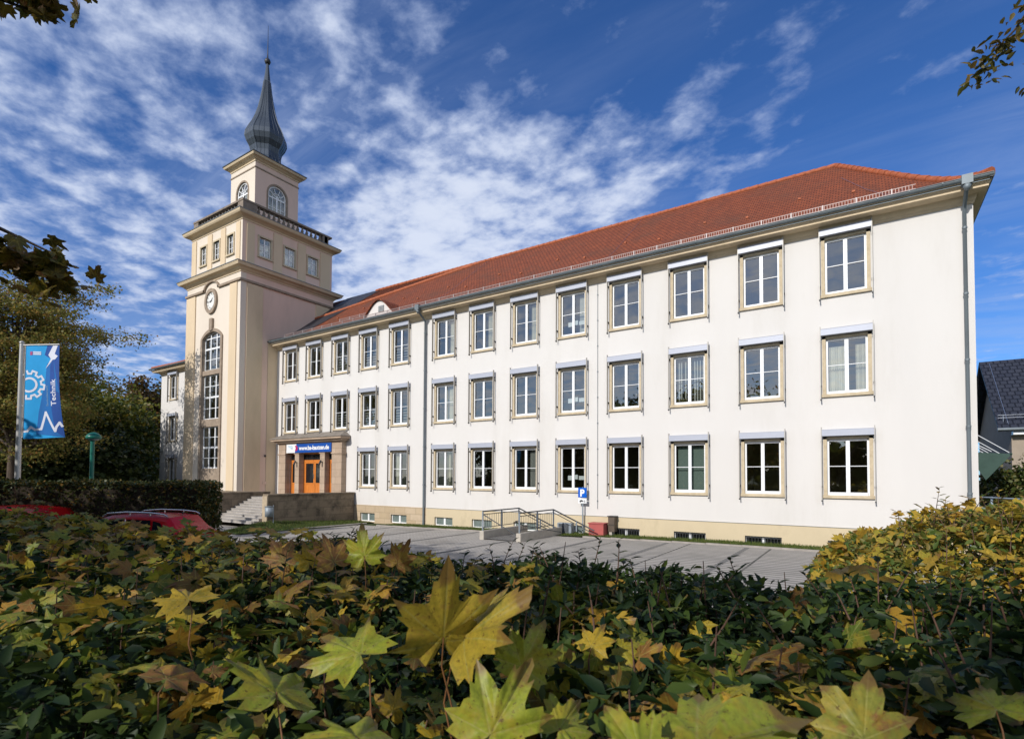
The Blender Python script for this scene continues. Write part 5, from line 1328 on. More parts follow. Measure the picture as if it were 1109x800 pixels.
mb = MB(); mb.tube([(5.95, HY0-.3, HE+.2), (5.95, HYR-.3, HRZ-.18)], .018, n=5); mb.tube([(5.6, HY0-.05, HE+.55), (HX1, HY0-.05, HE+.55)], .015, n=5); mb.tube([(5.6, HY0-.05, HE+.68), (HX1, HY0-.05, HE+.68)], .015, n=5)
for i in range(14): mb.tube([(5.8+i, HY0-.05, HE+.3), (5.8+i, HY0-.05, HE+.7)], .015, n=4)
mb.build('snow_guard', CHROME, hr)
mb = MB(); mb.box(HX0, HX1+.3, HY0-.42, HY0, HE-.32, HE-.16); mb.build('eaves_board', PVC, hs)
for x in (7.5, 10.8):
    mb = MB(); 
    for a, b, c, d in ((-.55, -.47, .55, 2.0), (.47, .55, .55, 2.0), (-.04, .04, .55, 2.0)): mb.box(x+a, x+b, HY0+.02, HY0+.09, c, d)
    mb.box(x-.47, x+.47, HY0+.025, HY0+.085, .55, .64); mb.box(x-.47, x+.47, HY0+.025, HY0+.085, 1.92, 2.0); mb.box(x-.66, x+.66, HY0-.03, HY0-.003, 2.0, 2.1); mb.box(x-.66, x-.55, HY0-.03, HY0-.003, .45, 2.0); mb.box(x+.55, x+.66, HY0-.03, HY0-.003, .45, 2.0)
    wo = mb.build('window', PVC, hs); MB().box(x-.5, x+.5, HY0+.05, HY0+.058, .6, 1.95).build('pane', CARGL, wo)
# blue grey railing at the corner
rl = thing('metal_railing', 'pale blue grey tubular railing at the right corner of the white facade', 'railing', (3.8, 23, -2.3))
mb = MB()
for (x, y) in ((3.15, 24.6), (3.55, 23.7), (4.1, 22.3), (4.35, 21.6)): mb.tube([(x, y, -2.35), (x, y, -.55)], .035, n=8)
for z in (-.58, -.95, -1.35): mb.tube([(3.15, 24.6, z), (4.35, 21.6, z)], .025, n=6)
mb.tube([(4.1, 22.3, -.6), (4.35, 21.6, -1.4)], .03, n=6)
mb.build('rail', pm('railing_blue_grey', (.30, .36, .44), rough=.5), rl)

# ================================================================== PLANTS
BOXL = leafmat('box_hedge_leaf', [(0, (.022, .040, .008)), (.45, (.045, .062, .012)), (.8, (.085, .080, .016)), (.93, (.18, .12, .02)), (1, (.30, .15, .02))], transl=.25)
def hedge_box(name, label, cat, A, Bp, thick, ztop, zbot, n, leaf, size, mat, group=None):
    """trimmed hedge between two ground points; leaves through an outer shell, twigs inside"""
    rng = np.random.default_rng(hash(label) % 1000 if False else len(label))
    A = Vector(A); Bp = Vector(Bp); ax = (Bp-A); L = ax.length; ax.normalize(); nx = Vector((-ax.y, ax.x, 0))
    t = thing(name, label, cat, ((A.x+Bp.x)/2, (A.y+Bp.y)/2, zbot), group)
    u = rng.uniform(0, 1, n)*L; v = rng.uniform(-1, 1, n)*thick/2; w = rng.uniform(0, 1, n)**.8*(ztop-zbot)+zbot
    f = rng.integers(0, 10, n); d = np.abs(rng.normal(0, .07, n))
    w = np.where(f < 4, ztop-d, w); v = np.where((f >= 4) & (f < 9), np.sign(v)*(thick/2-d), v)
    e = rng.uniform(0, 1, n) < .5; u = np.where(f == 9, np.where(e, d, L-d), u)
    bump = .05*np.sin(u*2.1)+.04*np.sin(u*5.3+1)
    P = np.stack([A.x+ax.x*u+nx.x*(v+bump), A.y+ax.y*u+nx.y*(v+bump), w+np.where(f < 4, bump*.7, 0)+rng.normal(0, .02, n)], 1)
    V, F, U = scatter(leaf, P, size*rng.uniform(.6, 1.4, n), rng, 1.2)
    quads_mesh('foliage', V, F, mat, t)
    mb = MB(); rr = random.Random(5)
    for i in range(int(L*3)):
        a = rr.uniform(0, L); b = rr.uniform(-.3, .3)*thick; p = A+ax*a+nx*b
        mb.tube([(p.x, p.y, zbot-.1), (p.x+rr.uniform(-.2, .2), p.y+rr.uniform(-.2, .2), (zbot+ztop)/2), (p.x+rr.uniform(-.3, .3), p.y+rr.uniform(-.3, .3), ztop-.08)], [.03, .018, .006], n=5)
    # solid dark core added inside, stops light showing through
    mb.build('branches', TWIG, t)
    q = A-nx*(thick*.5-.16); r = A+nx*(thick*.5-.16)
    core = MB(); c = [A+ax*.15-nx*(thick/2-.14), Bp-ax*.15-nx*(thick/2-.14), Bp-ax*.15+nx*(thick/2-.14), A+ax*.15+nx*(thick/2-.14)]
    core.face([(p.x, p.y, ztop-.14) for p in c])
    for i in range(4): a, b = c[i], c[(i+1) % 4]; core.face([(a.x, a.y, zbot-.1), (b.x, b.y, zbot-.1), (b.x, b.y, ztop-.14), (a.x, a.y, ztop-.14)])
    core.build('dark_core', SOIL, t)
    return t
hA = spot(16.9, -9.5); hB = spot(16.9, -30)
hedge_box('trimmed_hedge', 'long dark trimmed hedge with a straight top behind the red cars', 'hedge', (hA.x, hA.y, 0), (hB.x, hB.y, 0), 1.3, -.21, gz(-20, 5), 42000, QUADLEAF, .075, BOXL)

def tree(name, label, cat, x, y, top, crown_r, crown_lo, trunk_r, n_leaf, size, mat, seed, clusters=90, spread=.16, group=None, flat=1.0, limbs=14, extra=None, tilt=.9, lean=(0, 0), shell=.45, leaf=QUADLEAF, zsp=1.0, keep=None):
    rng = np.random.default_rng(seed); rr = random.Random(seed)
    g = gz(x, y) if abs(x) < 60 else -2.6
    t = thing(name, label, cat, (x, y, g), group)
    zc = (top+crown_lo)/2; hz = (top-crown_lo)/2
    cx0, cy0 = x+lean[0], y+lean[1]
    # cluster centres in the crown
    C = []
    while len(C) < clusters:
        p = rng.normal(0, 1, 3); p /= np.linalg.norm(p); r = rng.uniform(shell, 1)**.6
        lump = 1+.22*math.sin(p[0]*5+seed)+.18*math.sin(p[1]*6+p[2]*4+seed*2)
        q = np.array([cx0+p[0]*crown_r*r*lump, cy0+p[1]*crown_r*r*lump, zc+p[2]*hz*r*min(1.12, lump)])
        if q[2] > g+.8: C.append(q)
    C = np.array(C)
    mb = MB(); ft = g+.0; fork = crown_lo+.15*hz
    mb.tube([(x, y, g-.2), (x+.1*trunk_r, y, g+.5), (x+(cx0-x)*.4, y+(cy0-y)*.4, (g+fork)/2), (cx0, cy0, fork), (cx0+.1, cy0, zc+.2*hz), (cx0, cy0+.1, top-.15*hz)], [trunk_r*1.35, trunk_r, trunk_r*.85, trunk_r*.7, trunk_r*.4, trunk_r*.08], n=9)
    mb.build('trunk', BARK, t)
    mb = MB()
    order = rng.permutation(len(C))
    for k in order[:limbs]:
        c = C[k]; z0 = fork+rr.uniform(-.1, .8)*hz*.9; z0 = min(z0, c[2]-.1*hz) if c[2] > fork else fork
        s = Vector((cx0, cy0, z0)); e = Vector(c); m = s.lerp(e, .5)+Vector((0, 0, .12*(e-s).length)); r0 = trunk_r*rr.uniform(.25, .42)
        mb.tube([s, s.lerp(m, .5)+Vector((0, 0, .03)), m, m.lerp(e, .5), e], [r0, r0*.8, r0*.55, r0*.3, r0*.1], n=6)
        near = sorted(range(len(C)), key=lambda j: (Vector(C[j])-m).length)[:7]
        for j in near[1:]:
            e2 = Vector(C[j]); mm = m.lerp(e2, .5)+Vector((rr.uniform(-.2, .2), rr.uniform(-.2, .2), .1))
            mb.tube([m, mm, e2], [r0*.38, r0*.22, r0*.05], n=5)
    if extra: extra(mb)
    mb.build('branches', BARK, t)
    # crown
    per = n_leaf//clusters; ii = np.repeat(np.arange(clusters), per); n = len(ii)
    sg_ = np.array([crown_r, crown_r, hz*.75*zsp])*spread
    P = C[ii]+rng.normal(0, 1, (n, 3))*sg_*rng.uniform(.6, 1.25, clusters)[ii][:, None]
    P = P[P[:, 2] > g+.3]
    if keep is not None: P = P[keep(P)]
    n = len(P)
    V, F, U = scatter(leaf, P, size*rng.uniform(.6, 1.35, n), rng, tilt)
    quads_mesh('crown', V, F, mat, t)
    return t
OLIVE = leafmat('olive_foliage', [(0, (.14, .16, .035)), (.35, (.21, .21, .05)), (.65, (.27, .24, .06)), (.88, (.35, .23, .06)), (1, (.40, .20, .06))], transl=.5)
DGREEN = leafmat('dark_foliage', [(0, (.020, .036, .010)), (.6, (.038, .060, .015)), (1, (.08, .095, .02))], transl=.2)
YGREEN = leafmat('yellow_green_foliage', [(0, (.065, .085, .014)), (.5, (.12, .14, .018)), (.85, (.20, .18, .025)), (1, (.28, .19, .025))], transl=.4)
RUST = leafmat('rusty_foliage', [(0, (.09, .055, .02)), (.5, (.16, .08, .025)), (1, (.12, .10, .03))], transl=.3)
G1 = 'trees standing behind the trimmed hedge'
p = spot(31.5, -29.6); tree('maple_tree', 'tall airy tree with olive and rusty leaves on spreading branches behind the flag banner', 'tree', p.x, p.y, 13.0, 4.9, .5, .28, 70000, .125, OLIVE, 11, clusters=260, spread=.115, group=G1, limbs=60, tilt=.9, shell=.15, zsp=.45)
p = spot(36, -36); tree('broadleaf_tree', 'broad olive tree cut by the left edge behind the flagpole', 'tree', p.x, p.y, 9.8, 5.0, -1.0, .3, 26000, .15, OLIVE, 12, clusters=120, spread=.16, group=G1, limbs=20)
for (ah, px__, top, r, lo, m, s, lb) in (
    (48, 128, 7.6, 3.6, -1.8, YGREEN, 21, 'yellow green tree left of the short wing, brightest crown there'),
    (44, 92, 7.6, 4.2, -1.8, YGREEN, 22, 'yellow green tree just right of the flag banner'),
    (42, 50, 6.6, 4.6, -2.0, DGREEN, 23, 'dark dense tree directly behind the flag banner'),
    (64, 168, 10.6, 3.0, -1.5, DGREEN, 24, 'dark evergreen tree rising beside the short wing'),
    (62, 152, 11.0, 3.4, 1.0, RUST, 25, 'rusty tree top showing above the yellow green trees'),
    (39, -5, 5.6, 4.6, -2.2, DGREEN, 26, 'dark dense tree behind the foot of the flagpole'),
    (37, 92, 3.2, 3.0, -2.4, DGREEN, 27, 'low dark tree behind the green lamp'),
    (50, 70, 9.5, 4.4, 1.0, OLIVE, 28, 'tall pale olive tree further back between the flag banner and the maple')):
    p = spot(ah, (px__-554.5)/576.4*ah)
    tree('broadleaf_tree', lb, 'tree', p.x, p.y, top, r, lo, .22, 13000, .30, m, s, clusters=70, spread=.2, group=G1, limbs=12, shell=.2)
rng = np.random.default_rng(5); n = 9000  # added tree belt behind the eye, darkens the ground-floor pane reflections
X = rng.uniform(-60, 50, n); Y = rng.uniform(-46, -38, n); P = np.stack([X, Y, -2.6+(9+2*np.sin(X*.3)+1.5*np.sin(X*.8))*rng.uniform(0, 1, n)**.6], 1)
V, F, U = scatter(QUADLEAF, P, rng.uniform(1.0, 2.2, n), rng, 1.2)
tag(quads_mesh('wood', V, F, YGREEN, loc=(0, -42, 0)), 'unseen belt of wood behind the photographer, added to darken window reflections', 'wood', kind='stuff')
# distant wood: one mass
rng = np.random.default_rng(77); n = 30000
a = rng.uniform(-75, 60, n); dd = rng.uniform(85, 120, n); hh = 7+2.5*np.sin(a*.35)+2*np.sin(a*.9+2)
P = np.stack([dd*np.sin(np.radians(a-33)), dd*np.cos(np.radians(a-33)), -2.6+hh*rng.uniform(0, 1, n)**.7], 1)
P = P[P[:, 1] > 20]; P = P[(P[:, 0] < -55)]
V, F, U = scatter(QUADLEAF, P, rng.uniform(.8, 1.8, len(P)), rng, 1.2)
tag(quads_mesh('distant_wood', V, F, DGREEN, loc=(-70, 60, 0)), 'far off wood low behind the trees at the left', 'wood', kind='stuff')
# shrub by the neighbour house
SHR = leafmat('shrub_leaf', [(0, (.035, .060, .012)), (.5, (.075, .10, .02)), (1, (.14, .12, .03))], transl=.3)
tree('shrub', 'large loose green shrub between the white corner and the beige house', 'shrub', 4.9, 25.9, .85, 1.35, -2.2, .06, 9000, .11, SHR, 31, clusters=60, spread=.22, shell=.2)
tree('shrub', 'rounded green shrub in front of the beige house wall', 'shrub', 7.0, 30.2, .75, 1.5, -2.2, .06, 7000, .12, SHR, 32, clusters=60, spread=.22, shell=.2)

# ------------------------------------------------------------------ trees beside and behind the photographer (their shade and their hanging twigs are in the picture)
MAPLE_HI = leaf_maple(True, 1); MAPLE_LO = leaf_maple(False, 2); OV = leaf_ovate()
MAP_SKY = leafmat('maple_overhead', [(0, (.05, .06, .012)), (.35, (.13, .075, .015)), (.6, (.16, .05, .012)), (.85, (.07, .075, .012)), (1, (.30, .16, .02))], transl=.35, veins=True)
HORN = leafmat('hornbeam_leaf', [(0, (.06, .075, .014)), (.6, (.11, .09, .018)), (1, (.22, .14, .03))], transl=.4)
limb1 = [(-6.2, -4.0, 2.2), (-5.6, -2.2, 2.9), (-4.9, -.6, 3.0), (-4.3, .5, 2.75), (-3.75, 1.0, 2.55)]
limb1b = [(-5.6, -2.2, 2.4), (-5.2, -.9, 2.0), (-4.75, .3, 1.75), (-4.35, .9, 1.5), (-4.05, 1.15, 1.32)]
def ex1(mb):
    mb.tube(limb1, [.07, .05, .03, .015, .005], n=7); mb.tube(limb1b, [.05, .035, .02, .012, .004], n=7)
t1 = tree('maple_tree', 'overhead maple with reddish leaves hanging in from the left edge', 'tree', -10.2, -6.0, 8.2, 5.0, 0.3, .22, 25000, .24, OLIVE, 41, clusters=150, spread=.17, keep=lambda P: (P[:, 1] < -.8), extra=ex1, limbs=20, shell=.1)
def hang(parent, name, path, n, size, leaf, mat, seed, spr=.13, tilt=.7, t0=.45):
    rng = np.random.default_rng(seed); pts = [Vector(p) for p in path]; P = []
    for _ in range(n):
        s = t0+(1-t0)*rng.uniform()**.8; k = min(int(s*(len(pts)-1)), len(pts)-2); f = s*(len(pts)-1)-k
        q = pts[k].lerp(pts[k+1], f); P.append((q.x+rng.normal(0, spr), q.y+rng.normal(0, spr), q.z+rng.normal(0, spr)-.03))
    V, F, U = scatter(leaf, np.array(P), size*rng.uniform(.75, 1.25, n), rng, tilt); return quads_mesh(name, V, F, mat, parent, uv=U)
hang(t1, 'hanging_leaves', [(-4.9, -.5, 3.1), (-4.35, .35, 2.92), (-3.95, .75, 2.72), (-3.58, 1.02, 2.60)], 75, .080, MAPLE_HI, MAP_SKY, 5, spr=.06, t0=.4)
hang(t1, 'hanging_leaves', [(-4.9, .0, 1.75), (-4.5, .65, 1.50), (-4.22, 1.0, 1.32), (-4.06, 1.18, 1.20)], 120, .078, MAPLE_HI, MAP_SKY, 6, spr=.070, t0=.3)
limb2 = [(3.6, -2.6, 2.2), (3.0, -.2, 3.6), (2.1, 2.2, 3.9), (1.3, 3.9, 3.35), (.82, 4.45, 2.82), (.66, 4.5, 2.70)]
def ex2(mb): mb.tube(limb2, [.06, .045, .03, .012, .006, .003], n=7); mb.tube([limb2[3], (1.15, 4.5, 3.0), (.98, 4.75, 2.66)], [.012, .007, .003], n=5)
t2 = tree('hornbeam_tree', 'overhead hornbeam with small leaves hanging in at the top right corner', 'tree', 4.4, -5.6, 4.6, 3.4, .2, .16, 16000, .20, DGREEN, 42, clusters=110, spread=.18, extra=ex2, limbs=14, shell=.1)
hang(t2, 'hanging_leaves', [(1.3, 3.9, 3.35), (.95, 4.35, 2.95), (.80, 4.47, 2.80), (.62, 4.52, 2.66)], 200, .060, OV, HORN, 7, spr=.05, tilt=1.2, t0=.15)
hang(t2, 'hanging_leaves', [(1.2, 4.3, 3.1), (1.05, 4.6, 2.85), (.98, 4.75, 2.62)], 170, .060, OV, HORN, 8, spr=.05, tilt=1.2, t0=.1)
SUNV = np.array([-math.sin(RAD(SUN_A))*math.cos(RAD(SUN_EL)), -math.cos(RAD(SUN_A))*math.cos(RAD(SUN_EL)), math.sin(RAD(SUN_EL))])
def gaps(P):          # holes cut in the crown along the sun's rays, so chosen leaves are lit
    ok = np.ones(len(P), bool)
    for q, r_ in (((-.58, .72, -.20), .30), ((-.95, .58, -.33), .13), ((-.15, .60, -.25), .10), ((-.80, .55, -.42), .12), ((.05, 2.2, -.45), .22), ((-1.6, 1.6, -.5), .2)):
        d = P-np.array(q); t_ = d@SUNV; ok &= np.linalg.norm(d-t_[:, None]*SUNV, axis=1) > r_+.06
    return ok
tree('linden_tree', 'thin linden behind the photographer shading the hedge', 'tree', -2.2, -7.2, 4.95, 3.2, 4.5, .15, 2300, .18, YGREEN, 43, clusters=70, spread=.12, limbs=4, lean=(2.6, 0), keep=gaps, shell=.1)
tree('linden_tree', 'wide linden shading the red cars from outside the frame', 'tree', -16.5, -5.0, 7.0, 5.8, -.6, .25, 34000, .30, DGREEN, 44, keep=lambda P: P[:, 1]+P[:, 2]*.9 < 6, clusters=130, spread=.18, limbs=12, shell=.1)
tree('linden_tree', 'wide linden shading the trimmed hedge from outside the frame', 'tree', -27.5, -3.5, 5.6, 5.6, -.8, .25, 26000, .32, DGREEN, 45, clusters=130, spread=.18, limbs=12, shell=.1)
tree('linden_tree', 'leafy linden casting branch shadows on the short wing', 'tree', -51.0, 8.0, 8.5, 3.6, 0.5, .22, 9000, .20, OLIVE, 46, clusters=80, spread=.16, limbs=22, shell=.2)

# ================================================================== THE HEDGE IN FRONT
hg = thing('foreground_hedge', 'wide untrimmed hedge of dark privet and yellowing maple shoots filling the foreground', 'hedge', (-3.5, 1.5, -2.4))
PRIV = leafmat('privet_leaf', [(0, (.013, .030, .009)), (.5, (.026, .050, .012)), (.85, (.055, .09, .016)), (1, (.10, .13, .02))], rough=.5, transl=.28, spec=.25)
MAPL = leafmat('maple_leaf_mixed', [(0, (.12, .18, .02)), (.22, (.24, .29, .03)), (.45, (.46, .38, .035)), (.66, (.62, .38, .035)), (.80, (.42, .19, .04)), (.90, (.24, .10, .03)), (1, (.10, .16, .02))], rough=.5, transl=.4, veins=True)
MAPG = leafmat('maple_leaf_green', [(0, (.24, .34, .035)), (.5, (.36, .42, .04)), (1, (.50, .46, .05))], rough=.45, transl=.42, veins=True, spots=(.45, .36, .10), spot_amt=.5)
MAPB = leafmat('maple_leaf_brown', [(0, (.34, .17, .06)), (1, (.26, .10, .03))], rough=.6, transl=.35, veins=True, spots=(.12, .05, .02))
rng = np.random.default_rng(9)
def hz_top(x, y):
    return -.46-.10*np.clip((-x-1.5)/3, 0, 1)+.035*np.sin(x*3.1+y*2)+.04*np.sin(x*7.3+1)*np.sin(y*5)+.035*np.sin(x*13.1+y*9)*np.sin(y*11-x*4)-.05*np.clip((y-2.2)/.4, 0, 1)+.075*np.clip((x+1.0)/.9, 0, 1)*np.clip((y-1.2)/1.0, 0, 1)
def fill(n, x0, x1, y0, y1, depth, size, leaf, mat, name, tilt=.8, zoff=0.0, parent=None, up=(0, 0, 1), jit=.3):
    x = rng.uniform(x0, x1, n); y = rng.uniform(y0, y1, n)
    z = hz_top(x, y)-np.abs(rng.normal(0, depth, n))+zoff
    P = np.stack([x, y, z], 1)
    V, F, U = scatter(leaf, P, size*rng.uniform(1-jit, 1+jit, n), rng, tilt, up)
    return quads_mesh(name, V, F, mat, parent or hg, uv=U)
fill(30000, -3.6, 2.6, .25, 2.75, .13, .052, OV, PRIV, 'privet_leaves', tilt=.75)
fill(20000, -14, -3.2, .35, 2.7, .14, .075, OV, PRIV, 'privet_leaves', tilt=.8)
fill(2100, -13, -1.4, .5, 2.7, .06, .062, MAPLE_LO, MAPL, 'maple_leaves', tilt=.55, zoff=.05)
fill(150, -1.5, .2, .5, 2.3, .04, .07, MAPLE_HI, MAPL, 'maple_leaves', tilt=.6, zoff=-.02)
fill(420, -2.8, .3, .45, 1.7, .06, .055, MAPLE_HI, MAPL, 'maple_leaves', tilt=.6, zoff=.0)
# shoots standing out of the clipped surface
SH = {}
def shoots(parent, n, fbase, hmin, hmax, size, leaf, mat, seed, per=9):
    rr = random.Random(seed); r = np.random.default_rng(seed); mb = SH.setdefault(parent.name, MB()); P = []; Rm = []
    for _ in range(n):
        b = Vector(fbase(rr)); L = rr.uniform(hmin, hmax); d = Vector((rr.gauss(0, .28), rr.gauss(0, .28), 1)).normalized(); k = Vector((rr.gauss(0, .2), rr.gauss(0, .2), 0))
        pts = [b-d*.1, b+d*L*.4, b+d*L*.75+k*L*.12, b+d*L+k*L*.3]
        mb.tube(pts, [.0035, .0028, .002, .001], n=5)
        for i in range(per):
            t_ = .15+.85*i/(per-1); q = pts[1].lerp(pts[3], max(0, (t_-.4)/.6)) if t_ > .4 else pts[0].lerp(pts[1], t_/.4)
            a = i*2.4+rr.uniform(-.4, .4); y = np.array([math.cos(a), math.sin(a), rr.uniform(.2, .9)]); y /= np.linalg.norm(y)
            z = np.array([0, 0, 1.0])-y*y[2]+r.normal(0, .15, 3); z -= y*z.dot(y); z /= np.linalg.norm(z); P.append(tuple(q)); Rm.append(np.stack([np.cross(y, z), y, z], 1))
    V, F, U = scatter(leaf, np.array(P), size*r.uniform(.6, 1.2, len(P)), r, R=np.array(Rm))
    quads_mesh('shoot_leaves', V, F, mat, parent, uv=U)
def fb1(rr): x = rr.uniform(-3.2, 1.6); y = rr.uniform(1.2, 2.65); return (x, y, float(hz_top(x, y))-.03)
shoots(hg, 130, fb1, .06, .20, .050, OV, PRIV, 3)
def fb1b(rr): x = rr.uniform(-9, -2.5); y = rr.uniform(1.0, 2.6); return (x, y, float(hz_top(x, y))-.03)
shoots(hg, 90, fb1b, .06, .20, .07, MAPLE_LO, MAPL, 4, per=5)
# soil of twigs below the leaves
mb = SH[hg.name]; rr = random.Random(4)
for i in range(420):
    x = rr.uniform(-5, 2.2); y = rr.uniform(.3, 2.6); zt_ = float(hz_top(x, y))+rr.uniform(-.12, .10)
    mb.tube([(x+rr.uniform(-.1, .1), y+rr.uniform(-.1, .1), zt_-.7), (x+rr.uniform(-.05, .05), y+rr.uniform(-.05, .05), zt_-.3), (x, y, zt_)], [.007, .005, .0015], n=5)
mb.build('twigs', TWIG, hg)
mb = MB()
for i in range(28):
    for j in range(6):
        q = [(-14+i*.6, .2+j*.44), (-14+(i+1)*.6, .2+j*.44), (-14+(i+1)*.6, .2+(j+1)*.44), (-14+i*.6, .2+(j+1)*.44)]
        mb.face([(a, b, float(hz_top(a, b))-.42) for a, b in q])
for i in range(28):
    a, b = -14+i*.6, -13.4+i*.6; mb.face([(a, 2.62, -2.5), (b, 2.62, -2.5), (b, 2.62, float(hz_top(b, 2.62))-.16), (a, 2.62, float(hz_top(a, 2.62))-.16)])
mb.build('dark_core', SOIL, hg)  # dark sheets added below the leaves to close see-through gaps
fill(16000, -4, 2.6, .25, 2.7, .05, .055, OV, PRIV, 'privet_leaves', tilt=1.0, zoff=-.22)
fill(9000, -5, 2.6, 2.45, 2.75, .16, .055, OV, PRIV, 'privet_leaves', tilt=1.0, up=(0, -.6, .6))
# single leaves close to the photographer: (base, tip, towards-normal, material)
MAPY = leafmat('maple_leaf_yellow', [(0, (.46, .40, .05)), (1, (.52, .34, .04))], rough=.45, transl=.45, veins=True, spots=(.40, .22, .05))
MAPR = leafmat('maple_leaf_mottled', [(0, (.26, .28, .04)), (1, (.32, .30, .05))], rough=.5, transl=.4, veins=True, spots=(.30, .11, .05), spot_amt=.85, spot_scale=28)
HMAP_ = leafmat('maple_leaf_gold', [(0, (.50, .33, .03)), (1, (.55, .28, .03))], rough=.5, transl=.45, veins=True)
HERO = [
  ((-0.630, 0.733, -0.292), (-0.585, 0.698, -0.149), MAPY),
  ((-0.611, 0.770, -0.292), (-0.497, 0.805, -0.181), MAPY),
  ((-0.906, 0.590, -0.402), (-1.035, 0.647, -0.352), MAPG),
  ((-0.161, 0.624, -0.309), (-0.068, 0.780, -0.259), MAPG),
  ((-0.202, 0.574, -0.314), (-0.266, 0.601, -0.260), MAPG),
  ((-0.005, 0.897, -0.361), (0.007, 0.974, -0.281), MAPR),
  ((-0.889, 0.769, -0.373), (-1.047, 0.783, -0.347), MAPG),
  ((-1.590, 0.760, -0.351), (-1.730, 0.786, -0.314), MAPL),
  ((-0.676, 0.587, -0.419), (-0.807, 0.620, -0.410), MAPG),
  ((-0.474, 0.660, -0.386), (-0.438, 0.728, -0.284), MAPG),
  ((-0.584, 0.923, -0.384), (-0.564, 0.981, -0.293), MAPG),
  ((-1.726, 1.509, -0.335), (-1.740, 1.495, -0.190), MAPG),
  ((-1.831, 1.440, -0.351), (-1.910, 1.444, -0.235), MAPB),
  ((-2.094, 1.387, -0.368), (-2.192, 1.378, -0.271), MAPB),
  ((-2.004, 1.447, -0.376), (-2.026, 1.429, -0.280), MAPL),
  ((-0.078, 2.844, -0.454), (0.047, 3.043, -0.359), HMAP_),
  ((0.211, 2.438, -0.545), (0.340, 2.639, -0.417), HMAP_),
  ((0.142, 2.393, -0.562), (0.195, 2.544, -0.446), HMAP_),
  ((0.193, 1.282, -0.412), (0.176, 1.390, -0.392), MAPG),
  ((-1.761, 1.728, -0.390), (-1.711, 1.757, -0.281), MAPB),
  ((-0.412, 0.762, -0.402), (-0.409, 0.846, -0.374), MAPG),
  ((-0.561, 1.203, -0.412), (-0.553, 1.266, -0.362), MAPL),
  ((-1.208, 0.535, -0.420), (-1.256, 0.623, -0.410), MAPB),
]
for k, (b, t_, mt) in enumerate(HERO):
    b = np.array(b); tp = np.array(t_); y = tp-b; L = np.linalg.norm(y); y = y/L
    r = np.random.default_rng(100+k)
    nrm = -b/np.linalg.norm(b)*r.uniform(.60, 1.1)+np.array([0, 0, .7])+r.normal(0, .30, 3); nrm -= y*nrm.dot(y); nrm /= np.linalg.norm(nrm)
    x = np.cross(y, nrm); R = np.stack([x*.88, y, nrm], 1)[None]
    V, F, U = scatter(leaf_maple(True, 50+k), b[None], L/1.18, r, R=R)
    lf = quads_mesh('maple_leaf', V, F, mt, hg, uv=U, smooth=True)
    B_ = Vector(b)+Vector(y)*.05*L; MB().tube([B_, B_-Vector(y)*.25*L+Vector((0, 0, -.02)), B_-Vector(y)*.45*L+Vector((r.uniform(-.03,.03), r.uniform(-.02,.03), -.09)), B_-Vector(y)*.5*L+Vector((r.uniform(-.06,.06), .02, -.22))], [.0012, .0014, .0018, .0022], n=6).build('leaf_stalk', PETIOLE, lf)

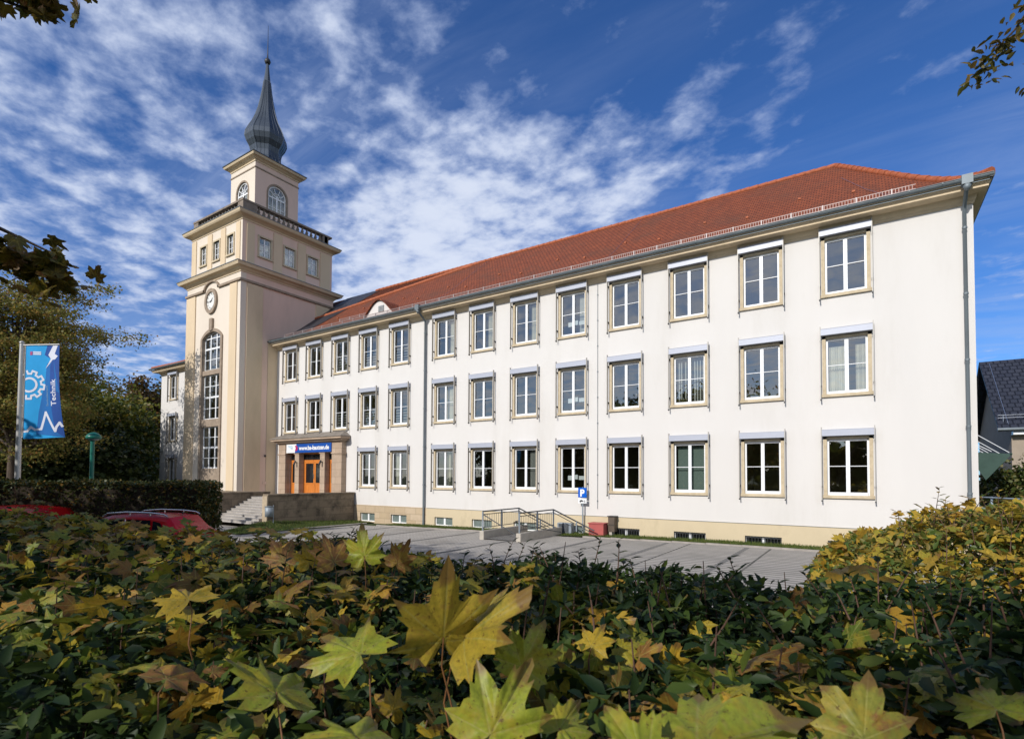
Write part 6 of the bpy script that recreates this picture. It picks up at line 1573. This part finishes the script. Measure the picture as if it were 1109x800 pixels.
# ================================================================== SUNLIT HEDGE AT THE RIGHT
h2 = thing('sunlit_hedge', 'rounded sunlit hedge of small yellow and brown leaves before the white corner', 'hedge', (1.6, 6.2, -2.3))
HLEAF = leafmat('sunlit_hedge_leaf', [(0, (.07, .12, .02)), (.4, (.13, .17, .03)), (.62, (.20, .17, .04)), (.78, (.28, .18, .05)), (.92, (.50, .36, .05)), (1, (.65, .42, .05))], rough=.5, transl=.35)
HMAP = leafmat('yellow_maple_leaf', [(0, (.45, .40, .05)), (.45, (.68, .46, .05)), (.8, (.70, .38, .05)), (1, (.35, .36, .05))], rough=.5, transl=.45, veins=True)
def mound(n, size, leaf, mat, name, off, seed, tilt=.9, top_only=False):
    r = np.random.default_rng(seed)
    u = (r.uniform(-2.9, 2.9, n) if leaf is OV else -2.9+3.9*r.uniform(0, 1, n)**1.3+1.9*(r.uniform(0, 1, n) < .3)); v = r.uniform(-1, 1, n)
    cx0, cy0 = 2.45, 6.3
    X = cx0+u; hw = 1.55
    prof_z = -.25-.62*np.clip((-u-1.75)/1.15, 0, 1)**1.5+.05*np.sin(u*4)+.03*np.sin(u*9)
    ang = r.uniform(.02, .98, n)*math.pi*.5*np.where(v < 0, 1, 1) ; sgn = np.where(v < .1, -1, 1)
    dpt = np.abs(r.normal(0, .10, n))
    Y = cy0+sgn*(hw-dpt)*np.cos(ang)**.8; Z = prof_z-(1-np.sin(ang)**.7)*1.1-dpt+off
    P = np.stack([X, Y, Z], 1)
    gap = np.sin(X*6.1+Z*5)*np.sin(Y*7.3+X*2.2)*np.sin(Z*9+Y*3)
    P = P[(gap > -.22) | (r.uniform(0, 1, n) < .30)]; n = len(P)
    V, F, U = scatter(leaf, P, size*r.uniform(.6, 1.4, n), r, tilt, (0, -.3, 1)); quads_mesh(name, V, F, mat, h2, uv=U)
mound(52000, .060, OV, HLEAF, 'small_leaves', 0, 1, 1.0)
mound(2300, .074, MAPLE_LO, HMAP, 'maple_leaves', .03, 2, .7)
def fb2(rr):
    u = rr.uniform(-2.2, 2.6); a = rr.uniform(.25, .95)*math.pi/2
    return (2.45+u, 6.3-1.5*math.cos(a)**.8, -.20-.66*min(1, max(0, (-u-1.75)/1.15))**1.5-(1-math.sin(a)**.7)*1.1-.02)
shoots(h2, 110, fb2, .08, .26, .062, OV, HLEAF, 12)
shoots(h2, 45, fb2, .06, .18, .062, MAPLE_LO, HMAP, 13, per=5)
mb = SH[h2.name]; rr = random.Random(8)
for i in range(160):
    x = rr.uniform(.2, 5.1); y = rr.uniform(5.2, 7.4); mb.tube([(x, y, -2.3), (x+rr.uniform(-.15, .15), y+rr.uniform(-.1, .1), -1.2), (x+rr.uniform(-.3, .3), y+rr.uniform(-.3, .1), -.65-.5*max(0, .8-x))], [.015, .01, .003], n=5)
mb.build('branches', TWIG, h2)
mb = MB(); mb.box(1.25, 5.1, 5.5, 7.0, -2.4, -.64); mb.box(.35, 1.25, 5.6, 7.0, -2.4, -1.1); mb.build('dark_core', SOIL, h2)  # solid dark boxes added inside the mound to close its gaps
